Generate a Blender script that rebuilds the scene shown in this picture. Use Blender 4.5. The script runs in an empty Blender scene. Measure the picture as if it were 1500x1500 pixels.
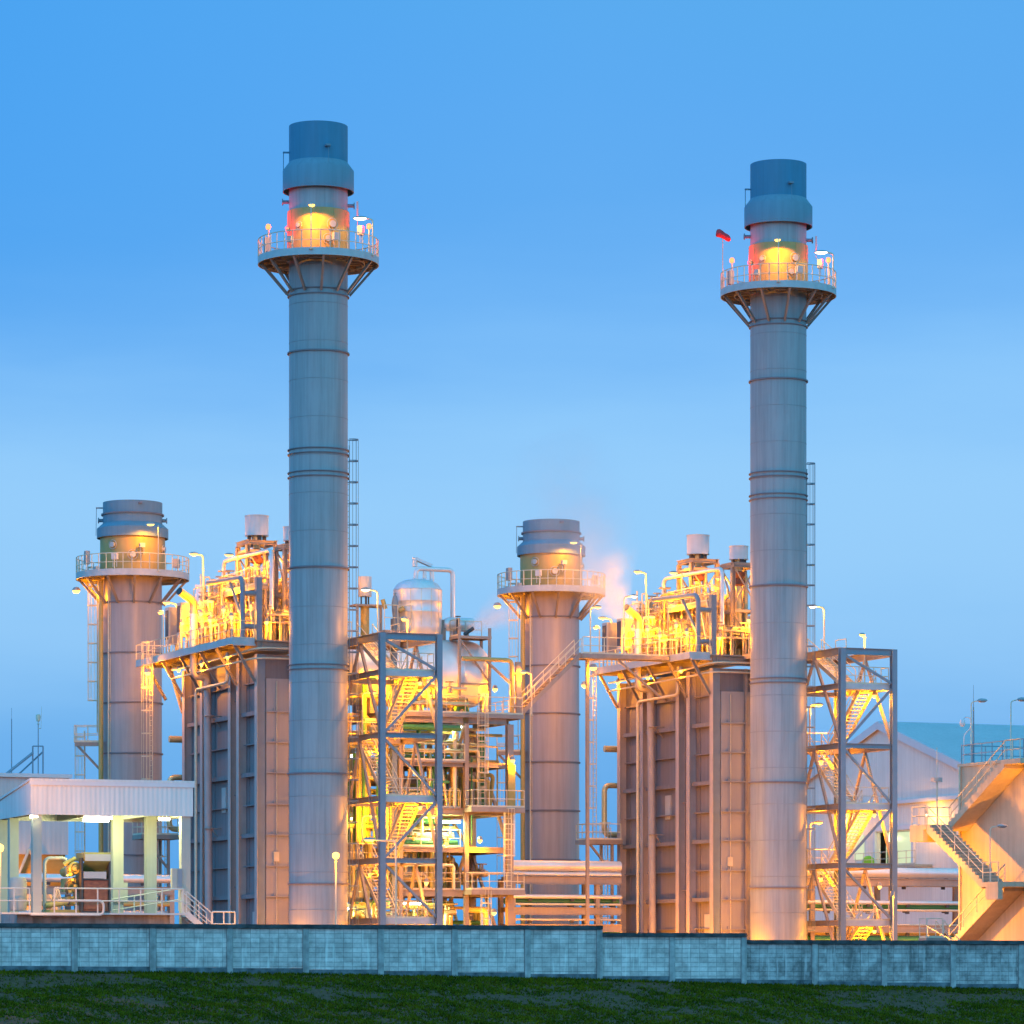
import bpy, math, random
from math import radians, sin, cos, pi, sqrt, atan2
from mathutils import Vector, Matrix

random.seed(7)
SC = bpy.context.scene
COL = SC.collection

# ------------------------------------------------------------------ camera
F_PX, HOR = 5600.0, 1420.0          # focal length in photo pixels, horizon row
cd = bpy.data.cameras.new('camera')
cam = bpy.data.objects.new('camera', cd); COL.objects.link(cam)
cam.location = (0, 0, 0); cam.rotation_euler = (radians(90), 0, 0)
cd.sensor_width = 36.0; cd.lens = 36.0 * F_PX / 1500.0
cd.shift_y = (HOR - 750.0) / 1500.0
cd.clip_start = 0.5; cd.clip_end = 9000
SC.camera = cam

# ------------------------------------------------------------------ world
w = bpy.data.worlds.new('World'); SC.world = w; w.use_nodes = True
nt = w.node_tree; nt.nodes.clear()
N, L = nt.nodes.new, nt.links.new
out = N('ShaderNodeOutputWorld'); add = N('ShaderNodeAddShader')
bg1 = N('ShaderNodeBackground'); bg2 = N('ShaderNodeBackground')
sky = N('ShaderNodeTexSky'); sky.sky_type = 'NISHITA'; sky.sun_disc = False
sky.sun_elevation = radians(1.0); sky.sun_rotation = radians(200)
L(sky.outputs[0], bg1.inputs[0]); bg1.inputs[1].default_value = 0.05
tc = N('ShaderNodeTexCoord'); sep = N('ShaderNodeSeparateXYZ'); L(tc.outputs['Generated'], sep.inputs[0])
mp = N('ShaderNodeMapping'); mp.inputs['Scale'].default_value = (1, 1, 5); L(tc.outputs['Generated'], mp.inputs[0])
nz = N('ShaderNodeTexNoise'); nz.inputs['Scale'].default_value = 6.0; nz.inputs['Detail'].default_value = 6.0
nz.inputs['Roughness'].default_value = 0.52
L(mp.outputs[0], nz.inputs[0])
sub = N('ShaderNodeMath'); sub.operation = 'MULTIPLY_ADD'; L(nz.outputs[0], sub.inputs[0])
sub.inputs[1].default_value = 0.05; L(sep.outputs[2], sub.inputs[2])
sb = N('ShaderNodeMath'); sb.operation = 'SUBTRACT'; L(sub.outputs[0], sb.inputs[0]); sb.inputs[1].default_value = 0.025
rm = N('ShaderNodeValToRGB'); cr = rm.color_ramp; cr.interpolation = 'B_SPLINE'
def srgb(r, g, b):
    f = lambda c: ((c / 255 + 0.055) / 1.055) ** 2.4 if c > 10 else c / 3294
    return (f(r), f(g), f(b), 1)
stops = [(0.0, (62, 160, 232)), (0.055, (70, 166, 236)), (0.085, (122, 190, 246)), (0.12, (136, 198, 248)), (0.148, (116, 186, 246)),
         (0.172, (88, 169, 241)), (0.20, (64, 157, 235)), (0.25, (64, 159, 236)), (0.40, (58, 162, 215)), (1.0, (56, 162, 208))]
while len(cr.elements) < len(stops): cr.elements.new(0.5)
for e, (p, c) in zip(cr.elements, stops): e.position = p; e.color = srgb(*c)
L(sb.outputs[0], rm.inputs[0])
# the dusk sky is brighter on the side behind the camera
mr = N('ShaderNodeMapRange'); L(sep.outputs[1], mr.inputs[0])
mr.inputs[1].default_value = 0.75; mr.inputs[2].default_value = -0.6
mr.inputs[3].default_value = 1.0; mr.inputs[4].default_value = 2.6
# the left part of the sky is a deeper blue above the bright band
mx1 = N('ShaderNodeMapRange'); L(sep.outputs[0], mx1.inputs[0])
mx1.inputs[1].default_value = 0.02; mx1.inputs[2].default_value = -0.15; mx1.inputs[3].default_value = 0.0; mx1.inputs[4].default_value = 0.75
mx2 = N('ShaderNodeMapRange'); L(sb.outputs[0], mx2.inputs[0])
mx2.inputs[1].default_value = 0.13; mx2.inputs[2].default_value = 0.20
mx3 = N('ShaderNodeMath'); mx3.operation = 'MULTIPLY'; L(mx1.outputs[0], mx3.inputs[0]); L(mx2.outputs[0], mx3.inputs[1])
mx4 = N('ShaderNodeMixRGB'); L(mx3.outputs[0], mx4.inputs[0]); L(rm.outputs[0], mx4.inputs[1]); mx4.inputs[2].default_value = srgb(20, 148, 236)
mx5 = N('ShaderNodeMapRange'); L(sep.outputs[1], mx5.inputs[0])   # and less blue there
mx5.inputs[1].default_value = 0.8; mx5.inputs[2].default_value = 0.0
mx6 = N('ShaderNodeMixRGB'); mx6.blend_type = 'MULTIPLY'; L(mx5.outputs[0], mx6.inputs[0]); L(mx4.outputs[0], mx6.inputs[1]); mx6.inputs[2].default_value = (1.16, 1.0, 0.86, 1)
L(mx6.outputs[0], bg2.inputs[0]); L(mr.outputs[0], bg2.inputs[1])
L(bg1.outputs[0], add.inputs[0]); L(bg2.outputs[0], add.inputs[1]); L(add.outputs[0], out.inputs[0])

# last glow of the dusk sky, very soft
sd = bpy.data.lights.new('sun', 'SUN'); sd.energy = 0.08; sd.angle = radians(25); sd.color = (1.0, 0.80, 0.72)
so = bpy.data.objects.new('sun', sd); COL.objects.link(so)
so.rotation_euler = (radians(72), 0, radians(-20))

SC.view_settings.view_transform = 'Standard'; SC.view_settings.look = 'None'
SC.view_settings.exposure = 0.0; SC.view_settings.gamma = 1.0
SC.cycles.use_denoising = True
SC.cycles.max_bounces = 5; SC.cycles.diffuse_bounces = 3; SC.cycles.glossy_bounces = 2
SC.cycles.transparent_max_bounces = 6; SC.cycles.volume_bounces = 4
SC.cycles.sample_clamp_indirect = 4.0
SC.cycles.caustics_reflective = False; SC.cycles.caustics_refractive = False

# ------------------------------------------------------------------ materials
def mat(name, col, rough=0.6, metal=0.0, var=0.12, scale=1.5, streak=0.0, bump=0.0, rust=0.0, spec=0.5, coat=0.0):
    m = bpy.data.materials.new(name); m.use_nodes = True
    t = m.node_tree; n, l = t.nodes.new, t.links.new
    b = t.nodes['Principled BSDF']
    b.inputs['Roughness'].default_value = rough; b.inputs['Metallic'].default_value = metal
    b.inputs['Specular IOR Level'].default_value = spec
    tcn = n('ShaderNodeTexCoord')
    no = n('ShaderNodeTexNoise'); no.inputs['Scale'].default_value = scale; no.inputs['Detail'].default_value = 5
    l(tcn.outputs['Object'], no.inputs[0])
    r = n('ShaderNodeValToRGB'); r.color_ramp.elements[0].position = 0.3; r.color_ramp.elements[1].position = 0.7
    c0 = tuple(c * (1 - var) for c in col) + (1,); c1 = tuple(min(1, c * (1 + var)) for c in col) + (1,)
    r.color_ramp.elements[0].color = c0; r.color_ramp.elements[1].color = c1
    l(no.outputs[0], r.inputs[0]); last = r.outputs[0]
    if streak > 0:
        ma = n('ShaderNodeMapping'); ma.inputs['Scale'].default_value = (3.5, 3.5, 0.16); l(tcn.outputs['Object'], ma.inputs[0])
        ns = n('ShaderNodeTexNoise'); ns.inputs['Scale'].default_value = 1.0; ns.inputs['Detail'].default_value = 6
        ns.inputs['Roughness'].default_value = 0.65; l(ma.outputs[0], ns.inputs[0])
        rs = n('ShaderNodeValToRGB'); rs.color_ramp.elements[0].position = 0.36; rs.color_ramp.elements[1].position = 0.6
        rs.color_ramp.elements[0].color = (1 - streak, 1 - streak * 1.05, 1 - streak * 1.1, 1); rs.color_ramp.elements[1].color = (1, 1, 1, 1)
        l(ns.outputs[0], rs.inputs[0])
        mx = n('ShaderNodeMixRGB'); mx.blend_type = 'MULTIPLY'; mx.inputs[0].default_value = 1
        l(last, mx.inputs[1]); l(rs.outputs[0], mx.inputs[2]); last = mx.outputs[0]
    if rust > 0:
        nr = n('ShaderNodeTexNoise'); nr.inputs['Scale'].default_value = 2.7; nr.inputs['Detail'].default_value = 8; l(tcn.outputs['Object'], nr.inputs[0])
        rr = n('ShaderNodeValToRGB'); rr.color_ramp.elements[0].position = 0.62; rr.color_ramp.elements[1].position = 0.72
        rr.color_ramp.elements[0].color = (0, 0, 0, 1); rr.color_ramp.elements[1].color = (rust,) * 3 + (1,)
        l(nr.outputs[0], rr.inputs[0]); mx = n('ShaderNodeMixRGB'); l(rr.outputs[0], mx.inputs[0]); l(last, mx.inputs[1])
        mx.inputs[2].default_value = (0.14, 0.07, 0.035, 1); last = mx.outputs[0]
    l(last, b.inputs['Base Color'])
    if bump > 0:
        bp = n('ShaderNodeBump'); bp.inputs['Strength'].default_value = bump; bp.inputs['Distance'].default_value = 0.05
        l(no.outputs[0], bp.inputs['Height']); l(bp.outputs[0], b.inputs['Normal'])
    # roughness variation
    mm = n('ShaderNodeMapRange'); mm.inputs[3].default_value = max(0.05, rough - 0.08); mm.inputs[4].default_value = min(1, rough + 0.08)
    l(no.outputs[0], mm.inputs[0]); l(mm.outputs[0], b.inputs['Roughness'])
    return m

def emis(name, col, s):
    m = bpy.data.materials.new(name); m.use_nodes = True
    b = m.node_tree.nodes['Principled BSDF']; b.inputs['Base Color'].default_value = (0.06, 0.05, 0.04, 1)
    b.inputs['Emission Color'].default_value = (*col, 1); b.inputs['Emission Strength'].default_value = s
    return m

def cladding(name, col, pitch, rough=0.55, axis='x'):
    m = mat(name, col, rough, var=0.05, scale=0.4, streak=0.1)
    t = m.node_tree; n, l = t.nodes.new, t.links.new; b = t.nodes['Principled BSDF']
    tcn = n('ShaderNodeTexCoord'); s = n('ShaderNodeSeparateXYZ'); l(tcn.outputs['Object'], s.inputs[0])
    ad = n('ShaderNodeMath'); ad.operation = 'ADD'; l(s.outputs[0], ad.inputs[0]); l(s.outputs[1], ad.inputs[1])
    mu = n('ShaderNodeMath'); mu.operation = 'MULTIPLY'; l(ad.outputs[0], mu.inputs[0]); mu.inputs[1].default_value = 2 * pi / pitch
    si = n('ShaderNodeMath'); si.operation = 'SINE'; l(mu.outputs[0], si.inputs[0])
    bp = n('ShaderNodeBump'); bp.inputs['Strength'].default_value = 0.3; bp.inputs['Distance'].default_value = 0.02
    l(si.outputs[0], bp.inputs['Height']); l(bp.outputs[0], b.inputs['Normal'])
    return m

M = {}
M['shell'] = mat('stack_paint', (0.33, 0.35, 0.365), 0.42, var=0.07, scale=0.35, streak=0.20)
M['seam'] = mat('weld_seam_paint', (0.27, 0.28, 0.29), 0.6, var=0.15)
M['cap'] = mat('cap_paint', (0.05, 0.22, 0.35), 0.55, var=0.06, scale=0.5, streak=0.12)
M['skirt'] = mat('shroud_paint', (0.17, 0.26, 0.33), 0.5, var=0.06, scale=0.5, streak=0.12)
M['ring'] = mat('flange_paint', (0.20, 0.18, 0.20), 0.6)
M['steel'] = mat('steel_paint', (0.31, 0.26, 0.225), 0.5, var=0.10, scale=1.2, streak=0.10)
M['casing'] = mat('casing_paint', (0.225, 0.205, 0.22), 0.55, var=0.08, scale=0.5, streak=0.16)
M['panel'] = mat('front_panel_paint', (0.36, 0.35, 0.36), 0.55, var=0.05, scale=0.5, streak=0.08)
M['bluesteel'] = mat('blue_grey_steel', (0.20, 0.26, 0.32), 0.45, var=0.08, scale=1.2, streak=0.08)
M['rail'] = mat('lamp_tinted_rail', (0.64, 0.57, 0.42), 0.45, var=0.1, scale=3)  # cream tint carries the sodium light falling on the railings
M['galv'] = mat('galvanised_channel', (0.47, 0.48, 0.49), 0.45, var=0.1, scale=2)
M['flange'] = mat('column_flange_paint', (0.46, 0.40, 0.38), 0.5, var=0.08, streak=0.1)
M['grate'] = mat('lamp_tinted_grating', (0.36, 0.32, 0.26), 0.5, var=0.12, scale=3)  # grating warmed to hold the amber of the deck lamps
M['alu'] = mat('lamp_tinted_cladding', (0.62, 0.52, 0.28), 0.40, metal=0.6, var=0.06, scale=1.5)  # yellow tint puts lamp light into the silver cladding
M['alu2'] = mat('bright_cladding', (0.74, 0.74, 0.75), 0.42, metal=0.45, var=0.05, scale=1.2, streak=0.05)
M['whitecan'] = mat('white_silencer_paint', (0.66, 0.63, 0.63), 0.5, var=0.04, scale=1.5, streak=0.08)
M['rearshell'] = mat('rear_stack_paint', (0.40, 0.34, 0.33), 0.42, var=0.05, scale=0.35, streak=0.13)
M['band'] = mat('beige_lamp_tinted_band', (0.46, 0.32, 0.10), 0.5, var=0.06, streak=0.1)  # warm band paint, pushed further to amber as lamp light
M['downpipe'] = mat('grey_pipe_paint', (0.36, 0.33, 0.33), 0.45, var=0.08, scale=2)
M['whiterail'] = mat('white_painted_rail', (0.50, 0.53, 0.52), 0.45, var=0.06, scale=3)
M['pipe'] = mat('lamp_tinted_pipe', (0.44, 0.33, 0.11), 0.45, var=0.08, scale=2)  # yellow of the sodium lamps mixed into the pipe colour
M['green'] = mat('green_pipe_paint', (0.05, 0.20, 0.07), 0.45)
M['brown'] = mat('radiator_brown', (0.22, 0.075, 0.04), 0.6, var=0.2, scale=5)
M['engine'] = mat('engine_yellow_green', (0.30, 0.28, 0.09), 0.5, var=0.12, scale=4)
M['dark'] = mat('dark_metal', (0.05, 0.05, 0.055), 0.5)
M['box'] = mat('grey_cabinet', (0.45, 0.45, 0.44), 0.45, var=0.05)
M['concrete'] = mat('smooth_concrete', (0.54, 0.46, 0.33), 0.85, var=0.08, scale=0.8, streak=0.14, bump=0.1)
M['slab'] = mat('rough_concrete', (0.36, 0.35, 0.33), 0.9, var=0.2, scale=2.5, streak=0.3, bump=0.2)
M['step'] = mat('stair_riser_green', (0.22, 0.26, 0.23), 0.8)
M['red'] = mat('windsock_red', (0.75, 0.04, 0.05), 0.7)
M['hall'] = cladding('hall_wall_cladding', (0.80, 0.75, 0.68), 0.35)
M['hallroof'] = cladding('hall_roof_cladding', (0.62, 0.50, 0.50), 0.8)
M['trim'] = mat('white_trim', (0.68, 0.68, 0.70), 0.5, var=0.03)
M['canopy'] = cladding('canopy_cladding', (0.74, 0.74, 0.72), 0.22)
M['column'] = mat('column_paint', (0.42, 0.44, 0.39), 0.6, var=0.04, streak=0.08)
M['greysheet'] = cladding('grey_sheet', (0.58, 0.58, 0.58), 0.4)
M['lampbody'] = mat('lamp_housing', (0.30, 0.30, 0.31), 0.4)
M['sodium'] = emis('sodium_lens', (1.0, 0.60, 0.12), 3.4)
M['warmwhite'] = emis('warm_white_lens', (1.0, 0.85, 0.55), 7)
M['fluor'] = emis('fluorescent_tube', (1.0, 1.0, 0.74), 14)
M['redlens'] = emis('red_beacon_lens', (1.0, 0.30, 0.08), 2.2)
M['lit'] = emis('lit_interior', (0.88, 1.0, 0.62), 0.75)
M['glassoff'] = mat('dark_lens', (0.25, 0.27, 0.30), 0.2)
M['cone'] = mat('lime_cover', (0.25, 0.6, 0.03), 0.6)

# ------------------------------------------------------------------ mesh builder
def V(*a): return Vector(a)
class MB:
    def __init__(s): s.v = []; s.f = []; s.s = []
    def add(s, vs, fs, smooth=False):
        o = len(s.v); s.v += [tuple(p) for p in vs]
        for f in fs: s.f.append([i + o for i in f]); s.s.append(smooth)
        return s
    def box(s, x0, x1, y0, y1, z0, z1):
        if x0 > x1: x0, x1 = x1, x0
        if y0 > y1: y0, y1 = y1, y0
        if z0 > z1: z0, z1 = z1, z0
        return s.add([(x0,y0,z0),(x1,y0,z0),(x1,y1,z0),(x0,y1,z0),(x0,y0,z1),(x1,y0,z1),(x1,y1,z1),(x0,y1,z1)],
              [(3,2,1,0),(4,5,6,7),(0,1,5,4),(1,2,6,5),(2,3,7,6),(3,0,4,7)])
    def _fr(s, p0, p1, up=None):
        d = (Vector(p1) - Vector(p0)).normalized()
        u = Vector(up) if up is not None else (Vector((0,0,1)) if abs(d.z) < 0.95 else Vector((1,0,0)))
        r = d.cross(u).normalized(); u = r.cross(d).normalized()
        return d, r, u
    def beam(s, p0, p1, w, h, up=None, off=(0,0)):
        p0, p1 = Vector(p0), Vector(p1); d, r, u = s._fr(p0, p1, up)
        c = r * off[0] + u * off[1]
        q = [c + r*(-w/2) + u*(-h/2), c + r*(w/2) + u*(-h/2), c + r*(w/2) + u*(h/2), c + r*(-w/2) + u*(h/2)]
        return s.add([p0 + k for k in q] + [p1 + k for k in q], [(0,1,2,3),(7,6,5,4),(0,4,5,1),(1,5,6,2),(2,6,7,3),(3,7,4,0)])
    def ibeam(s, p0, p1, w, h, up=None, t=0.03):
        s.beam(p0, p1, w, t, up, (0, h/2 - t/2)); s.beam(p0, p1, w, t, up, (0, -h/2 + t/2))
        return s.beam(p0, p1, t, h - 2*t, up)
    def tube(s, p0, p1, r, n=8, r1=None, caps=True):
        p0, p1 = Vector(p0), Vector(p1); d, a, b = s._fr(p0, p1); r1 = r if r1 is None else r1
        vs = []
        for p, rr in ((p0, r), (p1, r1)):
            for i in range(n):
                t = 2*pi*i/n; vs.append(p + a*(rr*cos(t)) + b*(rr*sin(t)))
        fs = [(i, i+n, (i+1)%n+n, (i+1)%n) for i in range(n)]
        s.add(vs, fs, True)
        if caps:
            o = len(s.v) - 2*n
            s.f.append([o+i for i in range(n)]); s.s.append(False)
            s.f.append([o+n+i for i in reversed(range(n))]); s.s.append(False)
        return s
    def pipe(s, pts, r, n=10, bend=None, seg=4, caps=True):
        pts = [Vector(p) for p in pts]; bend = r*2.2 if bend is None else bend
        path = [pts[0]]
        for i in range(1, len(pts)-1):
            a, b, c = pts[i-1], pts[i], pts[i+1]
            d0, d1 = (a-b), (c-b); k = min(bend, d0.length*0.48, d1.length*0.48)
            q0 = b + d0.normalized()*k; q1 = b + d1.normalized()*k
            for j in range(seg+1):
                t = j/seg; path.append(q0*(1-t)**2 + b*(2*t*(1-t)) + q1*t*t)
        path.append(pts[-1])
        d = (path[1]-path[0]).normalized(); u = Vector((0,0,1)) if abs(d.z) < 0.9 else Vector((1,0,0))
        rr = d.cross(u).normalized(); vs = []; m = len(path)
        for i, p in enumerate(path):
            t = (path[min(i+1, m-1)] - path[max(i-1, 0)]).normalized()
            rr = (rr - t*rr.dot(t)).normalized(); uu = rr.cross(t)
            for j in range(n):
                a = 2*pi*j/n; vs.append(p + rr*(r*cos(a)) + uu*(r*sin(a)))
        fs = []
        for i in range(m-1):
            for j in range(n):
                fs.append((i*n+j, i*n+(j+1)%n, (i+1)*n+(j+1)%n, (i+1)*n+j))
        s.add(vs, fs, True)
        if caps:
            o = len(s.v) - m*n
            s.f.append([o+i for i in reversed(range(n))]); s.s.append(False)
            s.f.append([o+(m-1)*n+i for i in range(n)]); s.s.append(False)
        return s
    def lathe(s, prof, c=(0,0,0), n=32, axis='z', close=False):
        c = Vector(c); vs = []; m = len(prof)
        for r, z in prof:
            for j in range(n):
                a = 2*pi*j/n
                p = (r*cos(a), r*sin(a), z)
                if axis == 'x': p = (z, r*cos(a), r*sin(a))
                if axis == 'y': p = (r*sin(a), z, r*cos(a))
                vs.append(c + Vector(p))
        fs = []
        for i in range(m-1 if not close else m):
            k = (i+1) % m
            for j in range(n):
                fs.append((i*n+j, i*n+(j+1)%n, k*n+(j+1)%n, k*n+j))
        return s.add(vs, fs, True)
    def torus(s, c, R, r, axis='y', n=20, k=6):
        prof = [(R + r*cos(2*pi*i/k), r*sin(2*pi*i/k)) for i in range(k)]
        return s.lathe(prof, c, n, axis, close=True)
    def prism(s, poly, p_of, t0, t1):
        # poly: 2d outline; p_of(u, v, t) -> 3d point
        n = len(poly)
        vs = [p_of(u, v, t0) for u, v in poly] + [p_of(u, v, t1) for u, v in poly]
        fs = [tuple(range(n)), tuple(reversed(range(n, 2*n)))] + [(i, i+n, (i+1)%n+n, (i+1)%n) for i in range(n)]
        return s.add(vs, fs)
    def rail(s, pts, h=1.1, sp=1.25, r=0.03, closed=False, toe=True, mid=1, n=5):
        pts = [Vector(p) for p in pts]
        if closed: pts = pts + [pts[0]]
        up = Vector((0,0,1))
        for i in range(len(pts)-1):
            a, b = pts[i], pts[i+1]
            s.tube(a+up*h, b+up*h, r, n)
            for k in range(mid): s.tube(a+up*h*(k+1)/(mid+1), b+up*h*(k+1)/(mid+1), r*0.8, n)
            if toe: s.beam(a+up*0.07, b+up*0.07, 0.012, 0.12)
        tot = 0; marks = []
        for i in range(len(pts)-1):
            l = (pts[i+1]-pts[i]).length; k = max(1, round(l/sp))
            if closed and l < sp*0.7: marks.append(pts[i]); continue
            marks += [pts[i].lerp(pts[i+1], j/k) for j in range(k)]
        if not closed: marks.append(pts[-1])
        for m_ in marks: s.tube(m_, m_+up*h, r, n)
        return s

class Frame:
    def __init__(s, x, y, th, z=0): s.o = Vector((x, y, z)); s.th = th; s.R = Matrix.Rotation(th, 3, 'Z')
    def w(s, p): return s.o + s.R @ Vector(p)
    def inv(s, p): return s.R.transposed() @ (Vector(p) - s.o)
WORLD = Frame(0, 0, 0)
TH = radians(23)
UF = Frame(-11.8, 233, TH)          # frame of the left power block
SHIFT = Vector((28.8, 11.0, 0.0))   # left block -> right block

def at(px, py, D): return Vector(((px-750)/F_PX*D, D, (HOR-py)/F_PX*D))

def mesh_of(mb, name, material, base):
    me = bpy.data.meshes.new(name); bx, by, bz = base
    me.from_pydata([(x-bx, y-by, z-bz) for x, y, z in mb.v], [], mb.f); me.update()
    me.polygons.foreach_set('use_smooth', mb.s)
    if any(mb.s): me.set_sharp_from_angle(angle=radians(38))
    me.materials.append(material)
    return me

class Thing:
    def __init__(s, name, label, cat, base, frame=UF, group=None, kind=None, mb=None, material=None):
        s.base = Vector(base); s.fr = frame
        if mb is not None: s.o = bpy.data.objects.new(name, mesh_of(mb, name, material, s.base))
        else: s.o = bpy.data.objects.new(name, None); s.o.empty_display_size = 0.3
        COL.objects.link(s.o); s.o.location = frame.w(s.base); s.o.rotation_euler = (0, 0, frame.th)
        if kind != 'structure': s.o['category'] = cat
        s.o['label'] = label
        if group: s.o['group'] = group
        if kind: s.o['kind'] = kind
    def part(s, name, mb, material, parent=None, label=None):
        o = bpy.data.objects.new(name, mesh_of(mb, name, material, s.base)); COL.objects.link(o)
        o.parent = parent or s.o
        if label: o['label'] = label
        return o
    def light(s, p, power, col, r=0.12, spot=None):
        ld = bpy.data.lights.new('bulb', 'SPOT' if spot else 'POINT'); ld.energy = power
        if spot: ld.spot_size = radians(spot); ld.spot_blend = 0.25
        ld.shadow_soft_size = r; ld.color = col; ld.shadow_soft_size = r
        lo = bpy.data.objects.new('bulb', ld); COL.objects.link(lo); lo.parent = s.o; lo.location = Vector(p) - s.base
        return lo

def kids(o): return [c for c in bpy.data.objects if c.parent is o]
CH = {}
def copy_tree(o, parent=None):
    c = o.copy(); COL.objects.link(c)
    if parent: c.parent = parent
    for ch in kids(o): copy_tree(ch, c)
    return c
def twin(t, label, shift=SHIFT):
    o = t.o if isinstance(t, Thing) else t
    c = copy_tree(o); c.location = o.location + shift; c['label'] = label
    return c

# ------------------------------------------------------------------ lamps
SOD = (1.0, 0.31, 0.0); WARM = (1.0, 0.40, 0.03); FLU = (1.0, 1.0, 0.45)
PW = 0.50
def lamp(label, base, height, arm, power=900, kind='sod', frame=UF, group='lamps of the plant', r=0.05, head=0.5, name='lamp_post', drop=0.14, spot=None):
    """pole standing at base, gooseneck arm vector (dx, dy), lamp head at its end"""
    b = Vector(base); t = Thing(name, label, 'lamp', b, frame, group)
    top = b + V(0, 0, height); e = top + V(arm[0], arm[1], 0.06)
    al = Vector((arm[0], arm[1], 0)); L_ = al.length
    d = al.normalized() if L_ > 1e-4 else V(-1, 0, 0)
    mb = MB()
    if L_ > 0.3: mb.pipe([b, top, e], r, 8, bend=0.25)
    else: mb.tube(b, top + V(0,0,0.02), r, 8)
    mb.box(b.x-0.1, b.x+0.1, b.y-0.1, b.y+0.1, b.z, b.z+0.03)
    t.part('pole', mb, M['rail'])
    hd = MB(); c = e + d*(head*0.45)
    sx = d.cross(V(0,0,1))
    rings = [(-1, .25, .02), (-.8, .75, .10), (-.2, 1, .15), (.5, 1, .13), (.9, .7, .08), (1, .3, .02)]
    vs = []; n = 10
    for tt, wd, hh in rings:
        for j in range(n):
            a = pi*j/(n-1); vs.append(c + d*(tt*head/2) + sx*(cos(a)*wd*head*0.3) + V(0,0,sin(a)*hh))
    fs = [(i*n+j, i*n+j+1, (i+1)*n+j+1, (i+1)*n+j) for i in range(len(rings)-1) for j in range(n-1)]
    hd.add(vs, fs, True)
    h = t.part('lamp_head', hd, M['lampbody'])
    ln = MB(); vs = []
    m = 14
    for k, (q, dz) in enumerate([(0.44, 0.0), (0.36, -0.06), (0.2, -0.10)]):
        for j in range(m):
            a = 2*pi*j/m; vs.append(c + d*(cos(a)*q*head) + sx*(sin(a)*q*head*0.62) + V(0,0,dz+0.005))
    fs = [(k*m+j, (k+1)*m+j, (k+1)*m+(j+1)%m, k*m+(j+1)%m) for k in range(2) for j in range(m)] + [tuple(range(2*m, 3*m))]
    ln.add(vs, fs, True)
    mt = {'sod': M['sodium'], 'warm': M['warmwhite'], 'off': M['glassoff']}[kind]
    t.part('lens', ln, mt, parent=h)
    if kind != 'off' and power > 0:
        t.light(c + V(0, 0, -drop-(0 if spot else .08)), power*PW, SOD if kind == 'sod' else WARM, 0.1, spot=spot)
    return t

def bulkhead(label, p, power=500, kind='sod', frame=UF, group='small lamps of the plant', r=0.13, d=(0,0,-1)):
    """small round lamp on a short bracket"""
    p = Vector(p); t = Thing('bulkhead_lamp', label, 'lamp', p, frame, group)
    b = MB().lathe([(0.02, .30), (r*.7, .26), (r, .14), (r*1.15, .08), (r*1.15, .05), (0.0, .05)], p, 14)
    t.part('lamp_housing', b, M['lampbody'])
    l_ = MB().lathe([(r, .045), (r*.95, -.04), (r*.6, -.12), (0.001, -.15)], p, 14)
    t.part('lens', l_, {'sod': M['sodium'], 'warm': M['warmwhite'], 'red': M['redlens'], 'flu': M['fluor']}[kind])
    if power: t.light(p + V(0,0,-0.3), power*PW, {'sod': SOD, 'warm': WARM, 'red': (1, .04, .06), 'flu': FLU}[kind], 0.12)
    return t

def strip(label, p0, p1, power, frame=UF, group='fluorescent strips', n=1):
    p0, p1 = Vector(p0), Vector(p1); c = (p0+p1)/2
    t = Thing('fluorescent_lamp', label, 'lamp', c, frame, group)
    t.part('lamp_housing', MB().beam(p0+V(0,0,.07), p1+V(0,0,.07), 0.30, 0.08), M['trim'])
    t.part('tube', MB().tube(p0+V(0,0,-.03), p1+V(0,0,-.03), 0.07, 10), M['fluor'])
    for i in range(n):
        t.light(p0.lerp(p1, (i+.5)/n) + V(0,0,-.25), power/n*PW, FLU, 0.2)
    return t

# ------------------------------------------------------------------ helpers for steel work
def ladder(t, p, z0, z1, out_dir, w_=0.5, cage=True, cage_from=2.2, mat_=None, hoop=1.3, name='ladder'):
    """vertical ladder at p (x, y); out_dir = unit 2d vector pointing from wall to climber"""
    mat_ = mat_ or M['rail']
    o = Vector((out_dir[0], out_dir[1], 0)).normalized(); s_ = V(-o.y, o.x, 0); p = Vector((p[0], p[1], 0))
    mb = MB()
    for k in (-1, 1): mb.tube(p + s_*(k*w_/2) + V(0,0,z0), p + s_*(k*w_/2) + V(0,0,z1), 0.03, 5)
    z = z0 + 0.3
    while z < z1 - 0.1: mb.tube(p + s_*(-w_/2) + V(0,0,z), p + s_*(w_/2) + V(0,0,z), 0.015, 4); z += 0.33
    lo = t.part(name, mb, mat_)
    if cage:
        cg = MB(); R = 0.33; angs = [radians(a) for a in (-115, -75, -38, 0, 38, 75, 115)]
        cp = lambda a, zz: p + o*(0.34 + R*cos(a)) + s_*(R*sin(a)) + V(0,0,zz)
        z = z0 + cage_from
        zs = []
        while z < z1 + 0.9: zs.append(z); z += hoop
        for zz in zs:
            for a, b in zip(angs, angs[1:]): cg.beam(cp(a, zz), cp(b, zz), 0.02, 0.07)
            for k in (0, -1): cg.beam(cp(angs[k], zz), p + s_*((-1 if k == 0 else 1)*w_/2) + V(0,0,zz), 0.02, 0.05)
        for a in angs[::1]: cg.tube(cp(a, zs[0]), cp(a, zs[-1]), 0.014, 4)
        t.part('safety_cage', cg, mat_, parent=lo)
    return lo

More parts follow.
